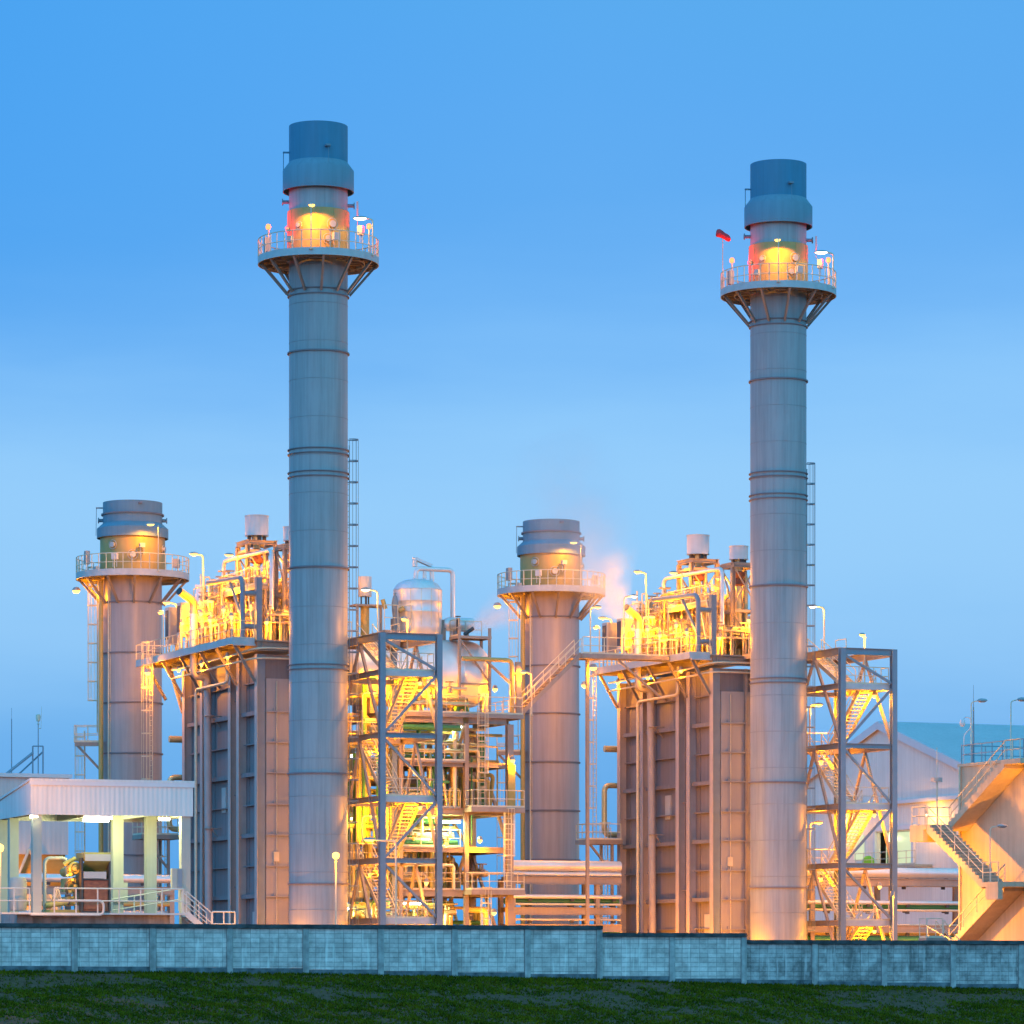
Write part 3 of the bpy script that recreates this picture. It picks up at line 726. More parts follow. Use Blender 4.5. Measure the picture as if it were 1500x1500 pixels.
# ================================================================== BOILER (HRSG)
H = Thing('boiler_casing', 'tall ribbed grey boiler casing behind the left chimney', 'boiler', (-1.65, 5, -.3), UF, 'heat recovery boilers')
ZT = 19.55
H.part('casing_wall', MB().box(-1.65, 3.35, 5.30, 20.1, -.3, ZT), M['casing'])
cols = [5.22, 8.72, 10.35, 15.95, 19.65]
for b in cols:
    fl = MB().box(-2.22, -2.18, b-.24, b+.24, -.3, ZT)
    fl.box(-2.178, -1.652, b-.02, b+.02, -.3, ZT)
    H.part('column', fl, M['flange'])
bays = [(5.3, 8.70, 4.5), (10.45, 15.9, 4.5), (16.05, 19.6, 4.5), (8.8, 10.3, 4.5)]
for i, (b0, b1, z0) in enumerate(bays[:3]):
    z = .75
    k = 0
    while z < 18.6:
        if k % 2 == 0: H.part('stiffener', MB().box(-2.05, -1.653, b0+.03, b1-.26, z-.13, z+.13), M['casing'])
        else: H.part('stiffener', MB().box(-1.92, -1.653, b0+.03, b1-.26, z-.035, z+.035), M['casing'])
        z += 1.9; k += 1
    # narrow vertical battens on the sheet
    for f in (.22, .8):
        bb = b0+(b1-b0)*f; H.part('batten', MB().box(-1.69, -1.653, bb-.05, bb+.05, 0, 18.9), M['casing'])
for z in (16.9, 11.0, 5.2): H.part('stiffener', MB().box(-1.95, -1.653, 8.8, 10.1, z-.04, z+.04), M['casing'])
# front wall: corner plate, panels and ledges
H.part('corner_plate', MB().box(-2.17, -1.62, 5.15, 5.18, -.3, ZT), M['bluesteel'])
for x0, x1 in ((-1.56, .12), (.30, 1.98), (2.14, 3.3)):
    H.part('front_panel', MB().box(x0, x1, 5.12, 5.298, -.3, 18.05), M['panel'])
    for z in (2.6, 4.52, 6.42, 8.35, 10.25, 12.2, 14.1, 16.0):
        H.part('ledge', MB().box(x0-.06, x1+.02, 4.98, 5.118, z-.04, z+.04).box(x0+.45, x0+.50, 5.0, 5.1, z+.043, z+.2).box(x1-.1, x1-.05, 5.0, 5.1, z+.043, z+.2), M['panel'])
for x in (.21, 2.06): H.part('column', MB().box(x-.075, x+.075, 4.95, 5.298, -.3, ZT), M['steel'])
H.part('access_door', MB().box(-1.75, -1.653, 12.4, 13.2, 10.0, 11.6).box(-1.77, -1.751, 12.5, 12.56, 10.7, 10.9), M['box'])
H.part('access_door', MB().box(-1.75, -1.653, 6.3, 7.2, 2.0, 3.6), M['box'])
H.part('conduit', MB().tube((-1.72, 17.2, .2), (-1.72, 17.2, 18.6), .04, 6).tube((-1.72, 17.4, .2), (-1.72, 17.4, 15.6), .03, 6), M['rail'])
H.part('conduit', MB().tube((-.9, 5.05, .2), (-.9, 5.05, 17.9), .03, 6).box(-1.1, -.75, 5.0, 5.11, 6.7, 7.3), M['rail'])
H.part('ring_beam', MB().ibeam((-2.2, 5.05, 20.05), (3.35, 5.05, 20.05), .3, .62, t=.04).box(-1.9, -1.86, 4.92, 5.05, 19.78, 20.3), M['steel'])
H.part('ring_beam', MB().ibeam((-2.05, 5.3, 20.02), (-2.05, 20.1, 20.02), .3, .55, t=.04), M['steel'])
H.part('ring_beam', MB().ibeam((-1.9, 5.45, 19.2), (3.3, 5.45, 19.2), .25, .3, t=.04), M['steel'])
DZ = 20.45
def deckpart(t, b_end, extra=True):
    dk = MB(); dk.box(-3.7, 3.3, 5.25, b_end, DZ-.05, DZ)
    D_ = t.part('top_deck', dk, M['grate'])
    e = MB(); e.box(-3.78, -3.73, 5.2, b_end, DZ-.33, DZ+.08); e.box(-3.73, -2.3, 5.18, 5.23, DZ-.33, DZ+.08); e.box(-3.73, 3.3, b_end-.03, b_end+.02, DZ-.33, DZ+.08)
    e.box(-3.73, -2.3, 4.98, 5.16, DZ-.42, DZ-.30)
    t.part('edge_channel', e, M['galv'], parent=D_)
    jb = MB(); b = 5.9
    while b < b_end-.3: jb.beam((-3.7, b, DZ-.18), (-2.25, b, DZ-.18), .1, .24); b += 1.15
    t.part('deck_joists', jb, M['steel'], parent=D_)
    r = MB(); r.rail([(-2.3, 5.25, DZ), (-3.75, 5.25, DZ), (-3.75, b_end, DZ), (-1.5, b_end, DZ)], h=1.15, sp=1.3)
    t.part('guard_rail', r, M['rail'], parent=D_)
    for b in [5.3, 8.75, 11.9, 15.95, 19.7] + ([23.2] if b_end > 23 else []):
        t.part('knee_brace', MB().ibeam((-3.6, b, DZ-.35), (-2.26, b, DZ-2.6), .14, .18, t=.03), M['steel'])
    if b_end > 23:
        t.part('deck_support', MB().beam((-2.1, 22.9, DZ-.4), (-2.1, 20.1, DZ-3.6), .2, .2).beam((1.5, 22.9, DZ-.4), (1.5, 20.1, DZ-3.6), .2, .2), M['steel'])
    return D_
# twin pipes that run round the casing under the deck
for dz, off in ((0, 0), (-.62, .0)):
    H.part('sprinkler_pipe', MB().pipe([(3.3, 4.72-off, 19.9+dz), (-2.4, 4.72-off, 19.9+dz), (-3.2, 6.2, 19.55+dz*.8), (-3.2, 19, 19.5+dz*.9)], .06, 8, bend=1.3, seg=6), M['rail'])
H.part('downcomer', MB().pipe([(-3.35, 14.0, 20.2), (-3.35, 14.0, 18.75), (-2.45, 14.0, 18.75), (-2.45, 13.6, 0)], .245, 14, bend=.8, seg=7), M['downpipe'])
for z in (16.2, 9.0): H.part('pipe_clamp', MB().torus((-2.45, 13.6, z), .27, .05, 'z', 18, 5).box(-2.4, -1.66, 13.55, 13.65, z-.04, z+.04).beam((-2.3, 13.6, z-.05), (-1.7, 13.6, z-.7), .06, .06), M['steel'])
H.part('instrument_pipe', MB().pipe([(-2.75, 15.4, 0), (-2.75, 15.4, 18.0), (-2.75, 9.1, 18.05), (-2.75, 9.1, 19.9)], .10, 10, bend=.4), M['rail'])
for z, s_ in ((15.1, 1), (11.4, 1), (8.9, 1)):
    pass
H.part('bypass_loop', MB().pipe([(-1.7, 20.5, 12.6), (-2.9, 20.5, 12.6), (-2.9, 20.5, 9.2), (-1.7, 20.5, 9.2)], .19, 12, bend=.45), M['alu'])
H.part('vent_stub', MB().pipe([(-1.7, 20.5, 15.1), (-2.9, 20.5, 15.1)], .22, 12), M['alu'])
H2 = twin(H, 'tall ribbed grey boiler casing behind the right chimney')
class Fake:  # lets parts be added to the twinned root
    pass
def wrap(o, base, fr):
    t = Thing.__new__(Thing); t.o = o; t.base = Vector(base); t.fr = fr; return t
H2t = wrap(H2, H.base, UF2)
deckpart(H, 25.0); deckpart(H2t, 20.7)

# caged ladder at the far end of the deck and half way platform
def end_ladder(lab, fr, b, z0, zp):
    t = Thing('caged_ladder', lab, 'ladder', (-3.9, b, zp), fr, 'caged ladders at the boiler ends')
    ladder(t, (-3.85, b), zp, DZ+.2, (-1, 0), w_=.55, hoop=1.5)
    landing(t, -4.9, -2.3, b-1.2, b+.9, zp, [[(-2.4, b-1.15), (-4.85, b-1.15), (-4.85, b+.85), (-2.4, b+.85)]])
    t.part('bracket', MB().beam((-4.7, b-1.0, zp-.25), (-3.0, b-1.0, zp-2.2), .14, .14).beam((-3.0, b-1.0, zp-.3), (-3.0, b-1.0, 0), .18, .18).beam((-3.0, b+.8, zp-.3), (-3.0, b+.8, 0), .18, .18), M['steel'])
    ladder(t, (-2.95, b-.4), z0, zp+.9, (-1, 0), w_=.55, hoop=1.3, name='lower_ladder')
    return t
end_ladder('caged ladder from the deck end of the left boiler down to a small platform', UF, 21.4, 0, 8.8)
end_ladder('caged ladder from the deck end of the right boiler down to a small platform', UF2, 20.0, 0, 8.8)

# ================================================================== EQUIPMENT ON THE BOILER ROOF
def drum(lab, b, r, z, a0, a1, mt='alu'):
    t = Thing('steam_drum', lab, 'pressure vessel', (a0, b, DZ), UF, 'steam drums on the boilers')
    pr = [(0.001, a0-r*.5), (r*.35, a0-r*.46), (r*.7, a0-r*.32), (r*.93, a0-r*.13), (r, a0), (r, a1), (r*.9, a1+r*.16), (r*.6, a1+r*.4), (.001, a1+r*.5)]
    t.part('shell', MB().lathe([(q, s_) for q, s_ in pr], (0, b, z), 32, 'x'), M[mt])
    for x in (a0+.6, a1-.7):
        t.part('saddle', MB().box(x-.15, x+.15, b-r*.75, b+r*.75, DZ, z-r*.72), M['steel'])
    t.part('manway', MB().lathe([(.28, -.16), (.3, -.1), (.3, .0)], (a0-r*.5, b, z), 16, 'x').lathe([(.001, -.16), (.28, -.16)], (a0-r*.5, b, z), 16, 'x'), M['pipe'])
    for k in range(4):
        x = a0+.5+(a1-a0-1)*k/3
        t.part('riser', MB().pipe([(x, b, z+r*.9), (x, b, z+r+.5+.25*(k % 2)), (x+.1, b+.7, z+r+.5+.25*(k % 2)), (x+.1, b+.7, DZ)], .09, 8), M['alu'])
    return t
drs = [drum('silver low pressure drum on the front part of the %s boiler roof', 8.6, .72, 21.85, -1.6, 2.9),
       drum('silver middle drum under the upper gallery of the %s boiler roof', 12.3, .80, 21.95, -1.9, 2.9),
       drum('largest silver drum with a domed end on the rear of the %s boiler roof', 17.3, 1.02, 22.2, -2.2, 2.9)]
def two(t):
    l = t.o['label']; t.o['label'] = l % 'left'; twin(t, l % 'right')
for d_ in drs: two(d_)

def silencer(lab, a, b, r, z0, z1, hw, zf):
    t = Thing('vent_silencer', lab, 'steam silencer', (a, b, DZ), UF, 'white vent silencers')
    t.part('drum', MB().lathe([(.001, z1-.02), (r*.98, z1-.02), (r, z1), (r+.03, z1), (r+.03, z1-.06), (r, z1-.06), (r, z0+.06), (r+.02, z0), (r*.9, z0), (.001, z0+.02)], (a, b, 0), 32), M['whitecan'])
    t.part('support_foot', MB().box(a-r*.8, a-r*.55, b-.12, b+.12, zf+.1, z0).box(a+r*.55, a+r*.8, b-.12, b+.12, zf+.1, z0).box(a-.12, a+.12, b-r*.8, b-r*.55, zf+.1, z0).box(a-.12, a+.12, b+r*.55, b+r*.8, zf+.1, z0), M['dark'])
    for sx in (-1, 1):
        for sy in (-1, 1):
            t.part('leg', MB().ibeam((a+sx*hw, b+sy*hw, DZ), (a+sx*hw, b+sy*hw, zf-.16), .26, .26, up=(1,0,0), t=.03), M['steel'])
    tf = MB()
    for sx in (-1, 1): tf.ibeam((a+sx*hw, b-hw-.2, zf), (a+sx*hw, b+hw+.2, zf), .2, .28)
    for sy in (-1, 1): tf.ibeam((a-hw+.102, b+sy*hw, zf), (a+hw-.102, b+sy*hw, zf), .2, .26)
    t.part('top_frame', tf, M['steel'])
    z = DZ+.4
    while z + 2.6 < zf:
        for sy in (-1, 1):
            t.part('cross_brace', MB().beam((a-hw, b+sy*hw, z), (a+hw, b+sy*hw, z+2.6), .08, .08).beam((a+hw, b+sy*(hw+.09), z), (a-hw, b+sy*(hw+.09), z+2.6), .08, .08), M['steel'])
            t.part('cross_brace', MB().beam((a+sy*hw, b-hw, z), (a+sy*hw, b+hw, z+2.6), .08, .08), M['steel'])
        for sx in (-1, 1): t.part('tie_beam', MB().beam((a+sx*hw, b-hw+.12, z+2.75), (a+sx*hw, b+hw-.12, z+2.75), .14, .18).beam((a-hw+.14, b+sx*hw, z+2.75), (a+hw-.14, b+sx*hw, z+2.75), .14, .18), M['steel'])
        z += 3.1
    t.part('vent_pipe', MB().tube((a, b, DZ), (a, b, z0+.1), .22, 14), M['alu'])
    t.part('vent_valve', MB().lathe([(.2, 25.6), (.42, 25.7), (.42, 25.9), (.3, 26.1), (.45, 26.3), (.45, 26.5), (.2, 26.6)], (a, b, zf-26.9), 16), M['brown'])
    t.part('drain_pipe', MB().pipe([(a+.45, b-.2, DZ), (a+.45, b-.2, zf-.6), (a+.1, b, zf-.6)], .12, 10), M['alu'])
    return t
two(silencer('larger white cylindrical silencer on a braced steel frame over the %s boiler', .45, 12.7, .75, 27.75, 29.05, .95, 27.25))
two(silencer('smaller white cylindrical silencer next to the %s tall chimney', 1.45, 8.6, .62, 27.05, 27.95, .85, 26.6))

def fixed(name, lab, cat, base, group=None): return Thing(name, lab, cat, base, UF, group)
t = fixed('vent_pipe', 'silver exhaust pipe with a hooked open top at the deck edge of the %s boiler', 'pipe', (-3.35, 14, DZ), 'hooked exhaust pipes')
t.part('insulated_pipe', MB().tube((-3.35, 14, 20.2), (-3.35, 14, 22.75), .26, 16), M['alu2'])
t.part('hood', MB().pipe([(-3.35, 14, 22.7), (-3.35, 14, 23.55), (-4.05, 13.75, 23.9), (-4.5, 13.45, 24.1)], .25, 16, bend=.8, seg=7, caps=False), M['alu'])
t.part('mouth_dark_disc', MB().tube((-4.5, 13.45, 24.1), (-4.512, 13.442, 24.105), .235, 16), M['dark'])  # dark disc stands in for the shaded inside of the open pipe
two(t)
t = fixed('pipe_support', 'thick grey H shaped pipe support standing on the front corner of the %s boiler roof', 'pipe support', (-2.0, 5.7, DZ), 'H shaped pipe supports')
t.part('post', MB().box(-2.05, -1.70, 5.5, 5.9, DZ, 24.35), M['bluesteel'])
t.part('crossbar', MB().tube((-2.9, 5.75, 23.35), (-2.05, 5.75, 23.35), .16, 12).tube((-2.9, 5.75, 21.3), (-2.05, 5.75, 21.3), .16, 12), M['bluesteel'])
t.part('pipe', MB().pipe([(-2.9, 5.75, DZ-.5), (-2.9, 5.75, 24.3), (-2.9, 12.5, 24.6)], .16, 12, bend=.6, seg=6), M['bluesteel'])
t.part('stay', MB().beam((-2.9, 8.2, 24.3), (-2.9, 5.95, 21.9), .14, .14), M['bluesteel'])
two(t)
t = fixed('header_pipe', 'large silver header pipe running level below the silencers of the %s boiler', 'pipe', (-.9, 9, DZ), 'silver header pipes')
t.part('pipe', MB().pipe([(-1.0, 15.0, 21.5), (-1.0, 15.0, 26.3), (-.6, 6.9, 26.25), (-.6, 6.9, 21.5)], .13, 14, bend=.5, seg=5), M['alu2'])
two(t)
for i, (a, b, wd, z0, z1, lab) in enumerate([(-3.1, 19.2, .75, 21.2, 23.6, 'tall grey control cabinet near the rear end of the %s boiler deck'),
                                            (-3.05, 16.9, .75, 21.5, 23.7, 'tall grey control cabinet next to the hooked pipe of the %s boiler deck')]):
    t = fixed('control_cabinet', lab, 'cabinet', (a, b, DZ), 'control cabinets on the boiler decks')
    c = t.part('cabinet_body', MB().box(a-wd/2, a+wd/2, b-.4, b+.4, z0, z1), M['box'])
    t.part('door', MB().box(a-wd/2+.06, a+wd/2-.06, b-.44, b-.403, z0+.06, z1-.06), M['panel'], parent=c)
    t.part('louvre', MB().box(a-wd/2-.03, a-wd/2-.003, b-.3, b+.3, z0+.3, z1-.2), M['dark'], parent=c)
    for sx in (-1, 1):
        for sy in (-1, 1): t.part('leg', MB().box(a+sx*(wd/2-.06)-.04, a+sx*(wd/2-.06)+.04, b+sy*.33-.04, b+sy*.33+.04, DZ, z0), M['rail'])
    two(t)

# upper service galleries over the drums
def service(lab, a0, a1, b0, b1, z, seed):
    rn = random.Random(seed)
    t = fixed('service_gallery', lab, 'gallery', (a0, b0, DZ), 'service galleries over the drums')
    landing(t, a0, a1, b0, b1, z, [[(a0+.05, b1-.05), (a0+.05, b0+.05), (a1-.05, b0+.05), (a1-.05, b1-.05), (a0+.05, b1-.05)]])
    for x in (a0+.12, (a0+a1)/2, a1-.12):
        for y in (b0+.12, b1-.12): t.part('column', MB().box(x-.08, x+.08, y-.08, y+.08, DZ, z-.3), M['steel'])
    t.part('stair_ladder', MB().beam((a0-.05, b0-.1, z), (a0-.05, b0-1.6, DZ), .05, .14).beam((a0-.6, b0-.1, z), (a0-.6, b0-1.6, DZ), .05, .14), M['rail'])
    return t
two(service('long upper gallery over the rear drum of the %s boiler', -1.8, 2.9, 15.8, 18.9, 23.75, 1))
two(service('upper gallery between the silencer frames of the %s boiler', -1.5, -.65, 7.4, 13.6, 24.1, 2))

def valve(mb, c, r, up=V(0,0,1)):
    mb.lathe([(r*.5, -r*1.4), (r*1.1, -r*1.4), (r*1.1, -r*1.1), (r*.8, -r*.8), (r, 0), (r*.8, r*.8), (r*1.1, r*1.1), (r*1.1, r*1.4), (r*.4, r*1.5), (r*.3, r*3.2)], c, 12)
    mb.torus(Vector(c)+V(0,0,r*3.2), r*1.5, r*.2, 'z', 14, 5)
def manifold(lab, a0, a1, b0, b1, z1, n, seed, mats=('alu', 'pipe', 'pipe', 'rail')):
    n = int(n*3.6)
    """a fixed assembly of riser pipes, headers, valves and posts"""
    rn = random.Random(seed)
    t = fixed('pipe_manifold', lab, 'pipework', (a0, b0, DZ), 'pipe manifolds on the boiler roofs')
    for k in range(n):
        x, y = rn.uniform(a0, a1), rn.uniform(b0, b1); r = rn.choice([.03, .04, .05, .05, .07, .09]); zt = rn.uniform(DZ+1.5, z1)
        x2, y2 = rn.uniform(a0, a1), rn.uniform(b0, b1)
        if rn.random() < .5: pts = [(x, y, DZ), (x, y, zt), (x2, y, zt), (x2, y, DZ+rn.uniform(0, .8))]
        else: pts = [(x, y, DZ), (x, y, zt), (x, y2, zt), (x, y2, DZ+rn.uniform(.3, 1.5))]
        if rn.random() < .3: pts = pts[:2]
        t.part('pipe', MB().pipe(pts, r, 8), M[rn.choice(mats)])
    for k in range(n//2):
        mb = MB(); c = (rn.uniform(a0, a1), rn.uniform(b0, b1), rn.uniform(DZ+.7, z1-.6)); valve(mb, c, rn.uniform(.1, .17)); t.part('valve', mb, M[rn.choice(('steel', 'alu', 'panel'))])
    for k in range(2):
        zz = DZ+1.2+(z1-DZ-1.5)*k*.7; fr = MB(); fr.beam((a0, b0, zz), (a0, b1, zz), .07, .07).beam((a1, b0, zz), (a1, b1, zz), .07, .07).beam((a0+.04, b0, zz), (a1-.04, b0, zz), .07, .07).beam((a0+.04, b1, zz), (a1-.04, b1, zz), .07, .07)
        for q in range(5): fr.tube((a0, b0+(b1-b0)*(q+.5)/5, zz+.08), (a1, b0+(b1-b0)*(q+.5)/5, zz+.08), .03, 6)
        t.part('pipe_rail', fr, M['steel'])
    for k in range(n//4):
        x, y = rn.uniform(a0, a1), rn.uniform(b0, b1); h = rn.uniform(DZ+1.4, z1+.5)
        t.part('support_post', MB().box(x-.05, x+.05, y-.05, y+.05, DZ, h).box(x-.4, x+.4, y-.04, y+.04, h+.002, h+.09), M['steel'])
    return t
for s_, (lab, a0, a1, b0, b1, z1, n) in enumerate([
    ('maze of thin pipes and valves behind the front railing of the %s boiler deck', -3.3, -1.7, 7.2, 10.5, 22.4, 6),
    ('low pipes and valves along the middle railing of the %s boiler deck', -3.2, -1.9, 10.6, 13.4, 22.6, 10),
    ('pipes and valves along the rear railing of the %s boiler deck', -3.2, -1.7, 14.8, 16.2, 22.8, 7),
    ('tall vertical vent pipes round the silencer frames of the %s boiler', -1.4, 2.6, 9.6, 11.6, 25.6, 14),
    ('cluster of safety valves above the rear drum of the %s boiler', -1.7, 2.6, 16.2, 18.6, 25.6, 20),
    ('short vent stacks and pipes between the drums of the %s boiler', -1.9, 2.6, 13.6, 15.4, 25.2, 18),
    ('pipes beside the front drum of the %s boiler near the tall chimney', -1.2, 2.8, 6.3, 7.6, 22.6, 6)]):
    two(manifold(lab, a0, a1, b0, b1, z1, n, 20+s_))
# safety valves: yellowish lagged bodies with vent stacks
for k, (a, b, h) in enumerate([(-1.5, 18.2, 4.6), (-1.0, 17.6, 3.9), (-.3, 18.4, 4.2), (.6, 17.6, 3.8), (-.8, 14.6, 4.2), (.3, 14.9, 3.8)]):
    w1 = ['rearmost', 'second', 'third', 'fourth', 'fifth', 'sixth'][k]
    t = fixed('safety_valve', w1 + ' lagged safety valve from the rear on the %s boiler roof', 'valve', (a, b, DZ), 'safety valves on the boiler roofs')
    mb = MB().lathe([(.3, 23.8-DZ), (.34, 23.9-DZ), (.34, h-.6), (.28, h-.5), (.28, h-.2), (.36, h-.15), (.36, h), (.001, h+.02)], (a, b, DZ), 16); t.part('valve_body', mb, M['alu2'])
    t.part('outlet_pipe', MB().tube((a, b, DZ+h), (a, b, DZ+h+.7), .06, 8), M['rail'])
    t.part('inlet_pipe', MB().tube((a, b, DZ), (a, b, 23.9), .12, 10), M['alu'])
    two(t)

LT = 'lamps on the boiler decks'
for lab, base, h, arm, pw_, kind in [
    ('tall pole lamp on the rear gallery of the %s boiler standing clear against the sky', (-2.6, 14.4, DZ), 6.1, (-.35, 0), 900, 'sod'),
    ('pole lamp left of the larger silencer frame of the %s boiler', (-1.05, 12.1, DZ), 5.9, (-.25, .1), 1200, 'sod'),
    ('lamp under the silver header pipe of the %s boiler', (.3, 10.3, DZ), 5.4, (.2, -.2), 2200, 'sod'),
    ('lamp on a low post near the middle deck railing of the %s boiler', (-2.3, 11.5, DZ), 3.7, (.3, .2), 2200, 'sod'),
    ('lamp on a low post beside the hooked pipe of the %s boiler', (-2.5, 15.1, DZ), 3.2, (.4, 0), 2200, 'sod'),
    ('lamp on a thick post at the rear corner of the %s boiler deck', (-3.45, 20.1, DZ), 2.9, (0, .3), 2000, 'sod'),
    ('gooseneck lamp behind the cabinets of the %s boiler deck', (-2.5, 20.2, DZ), 3.5, (-.4, .0), 1100, 'sod')]:
    two(lamp(lab, base, h, arm, pw_, kind, group=LT, head=.6))
for lab, p in [('small bulkhead lamp by the front drum of the %s boiler', (-3.3, 8.2, 22.5)), ('small bulkhead lamp between two drums of the %s boiler', (-3.4, 12.4, 22.6)),
               ('small bulkhead lamp near the domed drum end of the %s boiler', (-3.0, 15.6, 22.9)), ('small bulkhead lamp under the rear gallery of the %s boiler', (-2.0, 18.9, 23.0)),
               ('small bulkhead lamp close to the %s tall chimney', (.9, 6.0, 22.8)),  # the next five lamps are added to light the deck pipes
               ('added bulkhead lamp at the front railing corner of the %s boiler', (-3.4, 6.4, 21.9)), ('added bulkhead lamp at the railing before the middle drum of the %s boiler', (-3.5, 10.3, 22.0)),
               ('added bulkhead lamp at the railing behind the hooked pipe of the %s boiler', (-3.5, 15.9, 22.3)), ('added bulkhead lamp beside the legs of the larger silencer frame of the %s boiler', (-.9, 9.9, 23.0)),
               ('added bulkhead lamp at the foot of the front corner post of the %s boiler', (-1.2, 6.1, 21.6))]:
    t = bulkhead(lab, p, 1500, 'sod', group='bulkhead lamps on the boilers')
    t.part('post', MB().tube((p[0], p[1], DZ), (p[0], p[1], p[2]+.3), .03, 6), M['rail'])
    two(t)
for lab, p in [('lamp under the deck close to the front corner of the %s boiler', (-3.25, 7.6, 19.5)), ('lamp under the middle of the deck of the %s boiler', (-3.3, 12.6, 19.4)), ('lamp under the deck near the rear columns of the %s boiler', (-3.2, 17.6, 19.4))]:
    two(bulkhead(lab, p, 480, 'sod', group='lamps under the boiler decks', r=.12))
for lab, p, e_ in [('wall lamp high on the side of the %s boiler above the downcomer pipe', (-2.6, 16.9, 15.6), 350)]:
    pass
two(bulkhead('lamp hanging below the rear end of the %s boiler deck above the caged ladder', (-4.3, 20.7, 19.4), 3000, 'sod', r=.22, group='lamps hanging under the decks'))

# ================================================================== STAIR TOWER
T = Thing('stair_tower', 'open steel stair tower with zigzag flights right of the left tall chimney', 'stair tower', (3, -3, -.3), UF, 'steel stair towers')
X0, X1, Y0, Y1, ZTOP = 3.0, 6.7, -3.0, 4.6, 20.2
for x, y in ((X0, Y0), (X1, Y0), (X0, Y1), (X1, Y1)):
    T.part('column', MB().ibeam((x, y, -.3), (x, y, ZTOP+.2), .36, .36, up=(0,1,0), t=.04).box(x-.155, x+.155, y-.012, y+.012, -.29, ZTOP-.25), M['bluesteel'])
LV = [2.95, 6.6, 10.35, 14.2, 18.0]
for z in LV + [ZTOP]:
    h = .42 if z == ZTOP else .30
    fr = z == ZTOP
    if z in (6.6, 14.2, ZTOP):
        T.part('beam', MB().ibeam((X0+.19, Y0, z), (X1-.19, Y0, z), .26, h, t=.035), M['bluesteel'])
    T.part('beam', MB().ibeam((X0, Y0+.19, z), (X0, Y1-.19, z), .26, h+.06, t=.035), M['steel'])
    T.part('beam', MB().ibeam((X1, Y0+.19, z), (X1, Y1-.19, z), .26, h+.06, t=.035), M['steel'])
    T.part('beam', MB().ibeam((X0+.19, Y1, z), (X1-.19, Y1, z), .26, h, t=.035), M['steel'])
lv2 = [-.3] + LV + [ZTOP]
for i in range(1, 6):
    za, zb = lv2[i], lv2[i+1]
    y = Y0-.0
    if i % 2 == 1: p, q = (X0+.18, y, zb-.2), (X1-.18, y, za+.1)   # up-left to down-right below even levels
    else: p, q = (X0+.18, y, za+.2), (X1-.18, y, zb-.2)
    if i in (1, 3, 5): p, q = (X1-.18, y, za+.25), (X0+.18, y, zb-.25)
    else: p, q = (X0+.18, y, za+.2), (X1-.18, y, zb-.15)
    T.part('diagonal_brace', MB().beam(p, q, .15, .15), M['bluesteel'])
for x in (X0, X1):
    for za, zb in ((-.3, 6.6), (6.6, 14.2), (14.2, ZTOP)):
        ym = (Y0+Y1)/2
        T.part('diagonal_brace', MB().beam((x, ym, zb-.2), (x, Y0+.2, za+.25 if za > 0 else 0), .16, .16), M['steel'])
        T.part('diagonal_brace', MB().beam((x, ym, zb-.2), (x, Y1-.2, za+.25 if za > 0 else 0), .16, .16), M['steel'])
W_ = 1.0
fx, bx_ = -1.75, 2.9
for i, z in enumerate(LV):
    front = i % 2 == 0
    if front: landing(T, X0+.2, X1-.2, Y0+.16, fx, z+.14, [[(X0+.25, fx-.05), (X0+.25, Y0+.2), (X1-.25, Y0+.2), (X1-.25, fx-.05)]], edge=.34, matE=M['galv'])
    else: landing(T, X0+.2, X1-.2, bx_, Y1-.16, z+.14, [[(X0+.25, bx_+.05), (X0+.25, Y1-.2), (X1-.25, Y1-.2), (X1-.25, bx_+.05)]], edge=.30)
landing(T, X0+.2, X1-.2, bx_, Y1-.16, ZTOP+.25, [[(X0+.25, bx_+.05), (X0+.25, Y1-.2)], [(X1-.25, Y1-.2), (X1-.25, bx_+.05)]], edge=.3)
landing(T, .0, X0+.15, 2.9, Y1+.5, ZTOP+.25, [[(.05, 2.95), (X0+.1, 2.95)]], edge=.3, name='link_walkway')
for i in range(5):
    za = LV[i]+.14; zb = (LV[i+1]+.14) if i < 4 else ZTOP+.25
    if i % 2 == 0: flight(T, (3.62, fx, za), (3.62, bx_, zb), (1,0,0), W_, 17, M['rail'])           # front -> back, left side
    else: flight(T, (5.1, bx_, za), (5.1, fx, zb), (1,0,0), W_, 17, M['rail'])
flight(T, (5.1, bx_, -.3), (5.1, fx, LV[0]+.14), (1,0,0), W_, 15, M['rail'])
twin(T, 'open steel stair tower with zigzag flights right of the right tall chimney')

LS = 'lamps on the stair towers'
for lab, base, h, arm, pw_, kind in [
    ('pole lamp rising from the top front landing of the %s stair tower', (4.75, Y0+.25, 18.14), 3.05, (-.12, -.1), 1300, 'sod'),
    ('tall gooseneck lamp at the very top rear of the %s stair tower', (5.45, 4.1, ZTOP+.25), 3.2, (-.5, .1), 900, 'warm'),
    ('lamp on the upper back landing of the %s stair tower', (4.5, 4.3, 14.34), 2.9, (.45, .05), 6000, 'sod'),
    ('lamp on the lower back landing of the %s stair tower', (4.5, 4.3, 6.74), 2.8, (.45, .05), 6000, 'sod')]:
    two(lamp(lab, base, h, arm, pw_, kind, group=LS, head=.6))
two(bulkhead('added small lamp under the upper back landing of the %s stair tower', (4.2, 2.2, 13.5), 1300, 'sod', group='added small lamps under the stair landings'))  # lamps added under the back landings to brighten the flights
two(bulkhead('added small lamp under the lower back landing of the %s stair tower', (4.2, 2.2, 5.9), 1300, 'sod', group='added small lamps under the stair landings'))
two(bulkhead('added unseen lamp under the top front landing of the %s stair tower', (5.9, -1.9, 17.5), 1900, 'sod', group='added small lamps under the stair landings'))  # hidden lamps added for amber light on flights and chimney side
two(bulkhead('added unseen lamp under the lowest front landing of the %s stair tower', (5.9, -1.9, 2.45), 1600, 'sod', group='added small lamps under the stair landings'))
